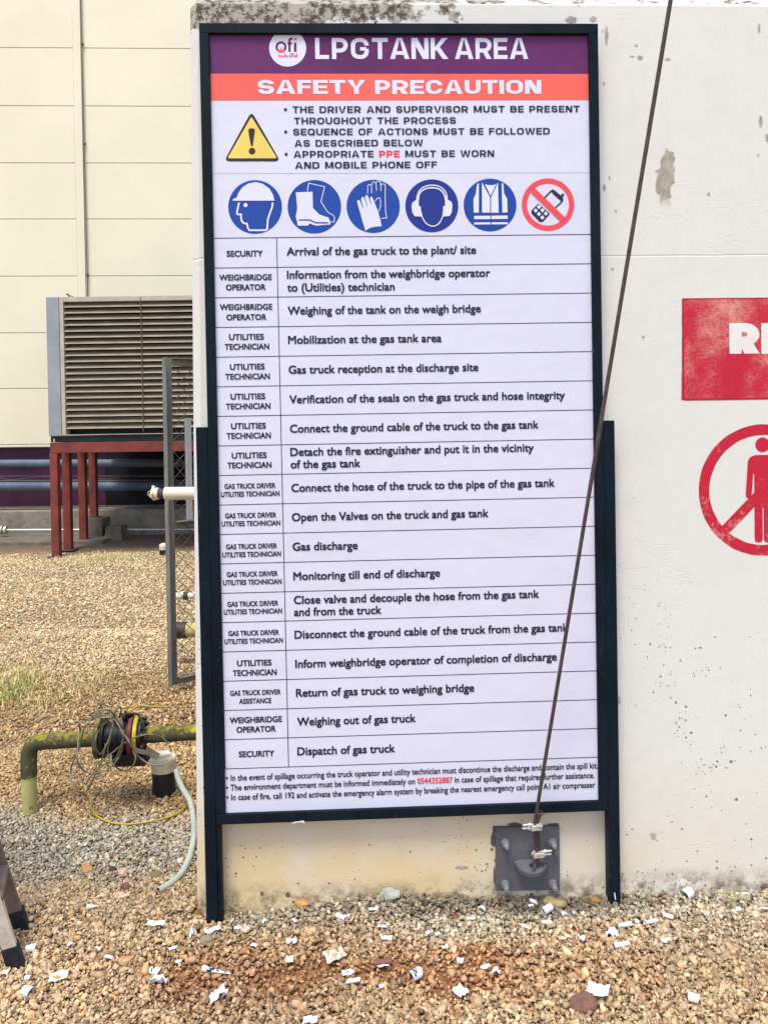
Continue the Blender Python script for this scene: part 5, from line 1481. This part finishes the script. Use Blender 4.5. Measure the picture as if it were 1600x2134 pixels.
for i, (px, py, w_, h_, col, lab) in enumerate([
    (181, 1809, 20, 22, (0.55, 0.30, 0.12), 'round orange stone on the grey gravel left of the pale brick piece'),
    (257, 1815, 25, 17, (0.48, 0.34, 0.25), 'pale brick fragment lying between the orange stone and the hose'),
    (324, 1823, 24, 15, (0.20, 0.125, 0.075), 'brown stone beside the open end of the hose, upper one'),
    (259, 1847, 20, 20, (0.16, 0.075, 0.06), 'dark red brown stone below the pale brick fragment'),
    (249, 1864, 26, 12, (0.52, 0.36, 0.27), 'pinkish pale stone under the dark red brown stone'),
    (234, 1809, 16, 12, (0.07, 0.05, 0.045), 'small nearly black stone just left of the pale brick fragment'),
    (178, 1765, 13, 9, (0.06, 0.05, 0.045), 'small black stone on the grey gravel below the yellow wire'),
    (630, 1891, 27, 18, (0.52, 0.27, 0.09), 'orange stone at the foot of the wall under the board'),
    (1157, 1884, 42, 18, (0.32, 0.24, 0.12), 'flat mossy tan stone at the wall below the anchor plate'),
    (1239, 1881, 20, 15, (0.33, 0.17, 0.05), 'rusty orange stone at the wall near the right leg'),
    (1212, 2084, 54, 34, (0.17, 0.085, 0.06), 'big red brown rock under a curled white scrap in the foreground'),
    (1595, 1853, 20, 18, (0.13, 0.11, 0.085), 'dark grey stone against the wall at the right edge'),
    (430, 1954, 26, 18, (0.28, 0.22, 0.15), 'brown stone in front of the left leg between white scraps'),
    (1363, 1884, 16, 12, (0.20, 0.10, 0.06), 'red brown stone near the wall right of the right leg'),
    (186, 1887, 14, 9, (0.12, 0.07, 0.05), 'dark brown stone touching the white paper cone'),
    (1594, 1928, 14, 14, (0.30, 0.17, 0.09), 'reddish stone in the gravel at the right edge'),
    (1090, 1976, 20, 13, (0.24, 0.15, 0.08), 'brown stone in the gravel below the anchor plate'),
    (813, 1888, 36, 22, (0.38, 0.38, 0.345), 'flat pale grey stone shard standing in the gravel by the wall'),
    (257, 1996, 28, 9, (0.50, 0.28, 0.10), 'flat orange tan stone beside a small white roll on the left'),
    (508, 1979, 13, 12, (0.48, 0.24, 0.10), 'small square orange stone under a crumpled scrap')]):
    lump(px, py, w_, h_, col, lab, seed=i)

# ------------------------------------------------------------------ vinyl scraps left on the gravel
rs = random.Random(21)
def scrap(px, py, wpx, hpx_, form, label, m='scrap', ang=0.0, prt=False, z=0.012):
    """form: flat (bent torn sheet), roll (curled tube), cone, fold, crumple"""
    p = G(px, py, 0.004); D = p.y
    Wd_ = 0.92 * wpx * D / F; Hh = max(0.92 * hpx_ * D / F, 0.006)
    g = MB()
    c, s = math.cos(R_(ang)), math.sin(R_(ang))
    gz_ = gz(p.x, p.y)
    def place(v): return Vector((p.x + v[0] * c - v[1] * s, p.y + v[0] * s + v[1] * c, gz_ + z + v[2]))
    nu, nv = 12, 8
    sd_ = rs.uniform(0, 100)
    vs = []
    depth = Hh / 0.62
    for j in range(nv + 1):
        for i in range(nu + 1):
            u = i / nu - 0.5; v = j / nv - 0.5
            e = 0.16 * mnoise.noise((u * 5 + sd_, v * 5, 1.0))
            if form == 'flat':
                x_ = (u + e * (abs(v) > 0.3)) * Wd_; y_ = (v + e + 0.18 * u) * depth; zz = 0.16 * Wd_ * (mnoise.noise((u * 2.5 + sd_, v * 2, 3))) + 0.16 * Wd_ * u * u + 0.25 * depth * v * v + 0.003
            elif form == 'roll':
                th = (v + 0.5) * 2 * math.pi * 1.12; r = Hh * 0.48 * (1 - 0.12 * (v + 0.5))
                x_ = (u + 0.05 * math.sin(th + sd_)) * Wd_; y_ = r * math.sin(th); zz = r - r * math.cos(th)
            elif form == 'cone':
                th = (v + 0.5) * 2 * math.pi * 1.05; r = Hh * 0.5 * (0.15 + 0.85 * (0.5 - u))
                x_ = u * Wd_; y_ = r * math.sin(th); zz = r - r * math.cos(th)
            elif form == 'curl':
                th = (v + 0.5) * math.pi * 1.25 - 0.6; r = Hh * 0.62
                x_ = (u * (1 - 0.5 * abs(v)) + 0.1 * v) * Wd_; y_ = -r * math.cos(th); zz = r * math.sin(th) * 0.9 + r * 0.5
            else:           # crumple
                k = mnoise.noise((u * 3.1 + sd_, v * 3.3, 5)); k2 = mnoise.noise((u * 3.7, v * 3.1 + sd_, 8))
                x_ = (u * 0.95 + 0.22 * k2) * Wd_; y_ = (v * 0.7 + 0.22 * k) * Hh; zz = Hh * (0.42 + 0.62 * k + 0.30 * k2 - 0.5 * abs(u))
                zz = max(zz, 0.001)
            vs.append(place((x_, y_, zz)))
    g.add(vs, [(j * (nu + 1) + i, j * (nu + 1) + i + 1, (j + 1) * (nu + 1) + i + 1, (j + 1) * (nu + 1) + i) for j in range(nv) for i in range(nu)], 0, True)
    if prt:
        # dark printed strokes follow the sheet, a hair above it
        ids = [(2, 5, 2, 6), (4, 7, 3, 5), (8, 10, 2, 5)]
        for i0, i1, j0, j1 in ids[:prt]:
            for j in range(j0, j1):
                for i in range(i0, i1):
                    if (i, j) == (i0 + 1, j0 + 1) or (i + j) % 3 == 0: continue
                    q4 = [Vector(vs[j * (nu + 1) + i]), Vector(vs[j * (nu + 1) + i + 1]), Vector(vs[(j + 1) * (nu + 1) + i + 1]), Vector(vs[(j + 1) * (nu + 1) + i])]
                    n_ = (q4[1] - q4[0]).cross(q4[3] - q4[0]).normalized() * 0.0005
                    if n_.y > 0 and n_.z < 0: n_ = -n_
                    g.add([q + n_ for q in q4] + [q - n_ for q in q4], [(0, 1, 2, 3), (7, 6, 5, 4)], 1, True)
    o = g.build('vinyl_scrap', [M[m], M['print']])
    return tag(o, label, 'scrap', 'torn vinyl scraps on the gravel')
SCR = [
    (194, 1893, 28, 14, 'cone', 'slim white paper cone lying alone on the gravel below the hose', 'scrapcream', 28, 0),
    (325, 1925, 40, 11, 'flat', 'long flat cream scrap between the ladder and the left leg', 'scrapcream', -8, 0),
    (401, 1944, 17, 18, 'crumple', 'crumpled white scrap just left of the left leg', 'scrap', 30, 0),
    (442, 1937, 34, 10, 'flat', 'long white strip touching the foot of the left leg', 'scrap', 18, 0),
    (147, 1970, 15, 10, 'crumple', 'small crumpled white scrap right of the upper ladder foot', 'scrap', 10, 0),
    (64, 1981, 22, 14, 'curl', 'curled white scrap between the two ladder feet', 'scrap', 20, 0),
    (203, 1978, 9, 10, 'flat', 'tiny upright white chip on the left gravel', 'scrap', 60, 0),
    (228, 1997, 20, 8, 'roll', 'small white roll beside the flat orange tan stone', 'scrap', -15, 0),
    (361, 1975, 19, 8, 'roll', 'short white roll on the gravel in front of the left leg', 'scrap', 30, 0),
    (372, 2002, 13, 6, 'flat', 'small flat white chip at the left end of the red soil', 'scrap', 0, 0),
    (8, 2031, 20, 10, 'flat', 'flat white scrap at the left edge below the ladder', 'scrap', 5, 0),
    (58, 2041, 14, 8, 'curl', 'small curled white scrap below the lower ladder foot', 'scrap', 0, 0),
    (122, 2039, 40, 20, 'flat', 'large flat cream scrap with square corners at the lower left', 'scrapcream', 14, 0),
    (58, 2072, 24, 18, 'curl', 'lowest curled grey white scrap at the left edge', 'scrap', -20, 0),
    (324, 2024, 26, 13, 'curl', 'white curled scrap printed black, above the folded white scrap', 'scrap', -12, 1),
    (330, 2044, 38, 24, 'crumple', 'large folded white scrap at the left foreground', 'scrap', 5, 0),
    (452, 2026, 68, 15, 'cone', 'long printed white roll with black letters at the left foreground', 'scrap', -9, 3),
    (453, 2076, 44, 26, 'crumple', 'large crumpled white scrap lowest at the left centre', 'scrap', 38, 0),
    (552, 1923, 11, 11, 'crumple', 'small white scrap below the orange stone at the wall', 'scrap', 40, 0),
    (611, 1925, 18, 9, 'crumple', 'small crumpled scrap on gravel left of the double white roll', 'scrap', -30, 0),
    (711, 1925, 26, 12, 'roll', 'white roll with a bent end under the board', 'scrap', -35, 0),
    (724, 1922, 14, 5, 'roll', 'thin white roll leaning on the thicker roll under the board', 'scrap', 40, 0),
    (778, 1914, 22, 7, 'flat', 'flat white strip below the grey stone shard', 'scrap', 5, 0),
    (796, 1938, 20, 6, 'flat', 'narrow white strip above a flat triangular chip', 'scrap', -8, 0),
    (805, 1958, 26, 8, 'flat', 'flat triangular white chip in the centre of the gravel', 'scrap', 0, 0),
    (890, 1950, 11, 10, 'roll', 'short stubby white roll, left of a pair in the centre', 'scrap', 40, 0),
    (911, 1950, 12, 9, 'roll', 'short open white roll, right of a pair in the centre', 'scrap', 25, 0),
    (981, 1920, 20, 7, 'roll', 'bluish white roll in the gravel near the wall', 'scrap', 0, 0),
    (530, 1969, 16, 7, 'flat', 'small flat white chip left of the crumpled scrap on orange stone', 'scrap', -20, 0),
    (607, 1967, 25, 13, 'crumple', 'crumpled white scrap on top of the small square orange stone', 'scrap', 10, 0),
    (603, 2001, 17, 13, 'flat', 'square cream chip on the red soil', 'scrapcream', 6, 0),
    (697, 1991, 46, 24, 'flat', 'large triangular cream scrap in the middle of the red soil', 'scrapcream', 22, 0),
    (797, 2006, 44, 12, 'curl', 'curled scrap showing its red brown back on the red soil', 'scrapback', 8, 0),
    (797, 2012, 28, 6, 'flat', 'white strip lying on the scrap with the red brown back', 'scrap', 6, 0),
    (725, 2027, 28, 10, 'flat', 'flat white scrap, upper of two strips below the red soil', 'scrap', 12, 0),
    (736, 2047, 30, 11, 'roll', 'white open roll, lower of two strips below the red soil', 'scrap', 12, 0),
    (866, 2034, 30, 20, 'curl', 'curled scrap with black print right of the two strips', 'scrap', 35, 2),
    (927, 1976, 15, 7, 'flat', 'cream chip at the right end of the red soil', 'scrapcream', 10, 0),
    (959, 2005, 16, 10, 'curl', 'small white curl below the right end of the red soil', 'scrap', -15, 0),
    (795, 2056, 12, 6, 'flat', 'tiny white chip below the white open roll', 'scrap', 0, 0),
    (959, 2066, 28, 20, 'flat', 'torn white scrap alone in the centre foreground', 'scrap', 35, 0),
    (646, 2128, 32, 14, 'flat', 'white scrap cut by the bottom edge of the photo', 'scrap', -5, 0),
    (1431, 1873, 26, 20, 'curl', 'white scrap with a raised corner at the wall on the right', 'scrap', 35, 0),
    (1112, 1891, 15, 9, 'roll', 'small white roll at the wall under the anchor plate', 'scrap', -40, 0),
    (1106, 1897, 12, 5, 'flat', 'little flat chip beside the small roll under the anchor plate', 'scrap', 0, 0),
    (1140, 1908, 28, 19, 'roll', 'thick white roll below the anchor plate', 'scrap', 38, 0),
    (1392, 1914, 15, 14, 'flat', 'upright white chip right of the right leg', 'scrap', 60, 0),
    (1536, 1902, 12, 11, 'roll', 'stubby white roll behind the thin weed on the right', 'scrap', 10, 0),
    (1302, 1935, 34, 11, 'roll', 'wavy white strip below the right leg, left of two in a row', 'scrap', 12, 0),
    (1356, 1928, 32, 9, 'roll', 'thin white roll below the right leg, right of two in a row', 'scrap', 14, 0),
    (1275, 1950, 28, 22, 'crumple', 'crumpled white scrap below the right leg', 'scrap', -10, 0),
    (1296, 1974, 38, 12, 'roll', 'folded white tube in front of the crumpled scrap on the right', 'scrap', 15, 0),
    (1388, 1962, 28, 7, 'flat', 'thin white splinter of vinyl on the right gravel', 'scrap', 18, 0),
    (1210, 1958, 17, 15, 'crumple', 'white scrap with a pointed tail left of the folded tube', 'scrap', -40, 0),
    (1180, 1958, 24, 9, 'crumple', 'off white scrap left of the one with a pointed tail', 'scrapcream', -5, 0),
    (1096, 1936, 24, 8, 'roll', 'cream roll on the gravel below the thick white roll', 'scrapcream', -38, 0),
    (1246, 2078, 46, 24, 'flat', 'large white scrap curled over the big red brown rock', 'scrap', -28, 0),
    (1446, 2086, 26, 17, 'curl', 'cream curled scrap in the right foreground', 'scrapcream', -25, 0),
    (1034, 2026, 18, 15, 'crumple', 'crumpled white scrap, right of a pair in the lower centre', 'scrap', 0, 0),
    (1011, 2016, 26, 7, 'flat', 'thin white strip, left of a pair in the lower centre', 'scrap', 20, 0),
    (1004, 1909, 10, 17, 'roll', 'white roll standing steeply near the wall left of the anchor plate', 'scrap', 60, 0),
    (1176, 1912, 15, 12, 'crumple', 'white scrap right of the thick white roll below the anchor plate', 'scrap', 20, 0),
    (1139, 1929, 24, 9, 'roll', 'dull white roll directly below the thick white roll', 'scrapcream', 0, 0),
    (673, 1877, 32, 8, 'roll', 'bluish white roll lying at the foot of the wall under the board', 'scrap', 3, 0),
    (500, 1934, 26, 8, 'flat', 'white strip right of the foot of the left leg', 'scrap', 10, 0),
    (1548, 1872, 32, 5, 'flat', 'long thin pale splinter near the wall at the far right', 'scrap', -6, 0),
    (1590, 1899, 18, 6, 'roll', 'thin white roll at the right edge near the wall', 'scrap', 0, 0),
    (1328, 1927, 12, 5, 'flat', 'small white chip between two strips below the right leg', 'scrap', 20, 0),
]
for px, py, w_, h_, fm, lab, m, ang, pr in SCR:
    dz = 0.017
    if lab.startswith('large white scrap curled over'): dz = 0.034
    if lab.startswith('crumpled white scrap on top'): dz = 0.024
    scrap(px, py, w_, h_, fm, lab, m, ang, pr, dz)
# two flecks stuck to the board's frame
for (x, y, w_, h_, ang, lab) in ((621, 1714, 28, 5, 8, 'pale fleck of vinyl stuck to the bottom bar of the board'), (1281, 1868, 4, 16, 70, 'thin white fleck stuck to the right leg of the board')):
    g = MB(); a, b = sp(x, y, 0.0); k = 0.00147
    c_ = 0.0015
    if h_ > w_: pts = [(-2, 8), (-1.5, 0), (-0.5, -6), (1, -9), (2, -7), (1.3, 0), (0, 7)]
    else: pts = [(-14, -2), (0, -0.5), (8, 0), (12, -2.5), (14, 0), (12, 3), (2, 2), (-8, 1)]
    f_ = [SB(a + px * k, b + py * k, c_) for px, py in pts]; bk = [SB(a + px * k, b + py * k, c_ - 0.0012) for px, py in pts]
    n = len(pts)
    g.add(f_ + bk, [tuple(range(n)), tuple(range(2 * n - 1, n - 1, -1))] + [(i, i + n, (i + 1) % n + n, (i + 1) % n) for i in range(n)])
    tag(g.build('vinyl_scrap', M['scrap']), lab, 'scrap', 'torn vinyl scraps on the gravel')

# ------------------------------------------------------------------ grass and a weed
def blades(name, spots, m, hmin, hmax, wid):
    g = MB(); r = random.Random(4)
    for (px, py, rx, ry, n) in spots:
        for _ in range(n):
            x_ = r.gauss(px, rx / 2); y_ = r.gauss(py, ry / 2)
            b = G(x_, y_); b.z = gz(b.x, b.y)
            if b.x > -0.24 * b.y: continue
            h = r.uniform(hmin, hmax); th = r.uniform(0, 6.28); k = r.uniform(0.1, 0.9) * h
            d = Vector((math.cos(th), math.sin(th), 0)); s_ = Vector((-d.y, d.x, 0)) * wid
            p1 = b + d * k * 0.35 + _z * h * 0.6; p2 = b + d * k + _z * h * 0.9
            g.add([b - s_, b + s_, p1 + s_ * 0.8, p1 - s_ * 0.8, p2], [(0, 1, 2, 3), (3, 2, 4)])
    return kind(g.build(name, m), 'stuff')
blades('dry_grass', [(225, 1162, 46, 8, 1100), (165, 1168, 50, 8, 450), (285, 1160, 40, 6, 150), (20, 1168, 50, 8, 120)], M['drygrass'], 0.02, 0.075, 0.0032)
blades('dry_grass', [(190, 1420, 60, 36, 260), (60, 1428, 90, 46, 520), (20, 1405, 60, 30, 300), (110, 1470, 60, 30, 50)], M['drygrass'], 0.02, 0.075, 0.0022)
blades('grass', [(30, 1435, 60, 40, 260), (45, 1420, 24, 16, 120), (120, 1450, 60, 24, 70), (180, 1425, 40, 26, 70), (10, 1452, 40, 26, 110)], M['grass'], 0.02, 0.075, 0.0022)
wd = thing('weed', 'thin green and dry weed growing by the wall on the far right', 'plant', G(1530, 1890))
g = MB(); b = G(1530, 1893, 0.01)
stem = []
for k, (dx_, dz_) in enumerate(((0, 0.05), (-0.012, 0.075), (0.02, 0.06), (0.035, 0.07), (-0.03, 0.055))):
    g.tube(catmull([b, b + Vector((dx_ * 0.3, 0, dz_ * 0.55)), b + Vector((dx_, 0, dz_))], 3), 0.0008, 5)
g.build('stem', M['drygrass'], wd)
g = MB(); r = random.Random(3)
for _ in range(34):
    q0 = b + Vector((r.uniform(-0.025, 0.03), r.uniform(-0.01, 0.01), r.uniform(0.012, 0.06)))
    d = Vector((r.uniform(-1, 1), r.uniform(-0.5, 0.5), r.uniform(-0.3, 0.8))).normalized() * r.uniform(0.006, 0.012); s_ = d.cross(Vector((0, 1, 0))).normalized() * 0.0022
    g.add([q0, q0 + d * 0.5 + s_, q0 + d, q0 + d * 0.5 - s_], [(0, 1, 2, 3)])
g.build('leaves', M['grass'], wd)
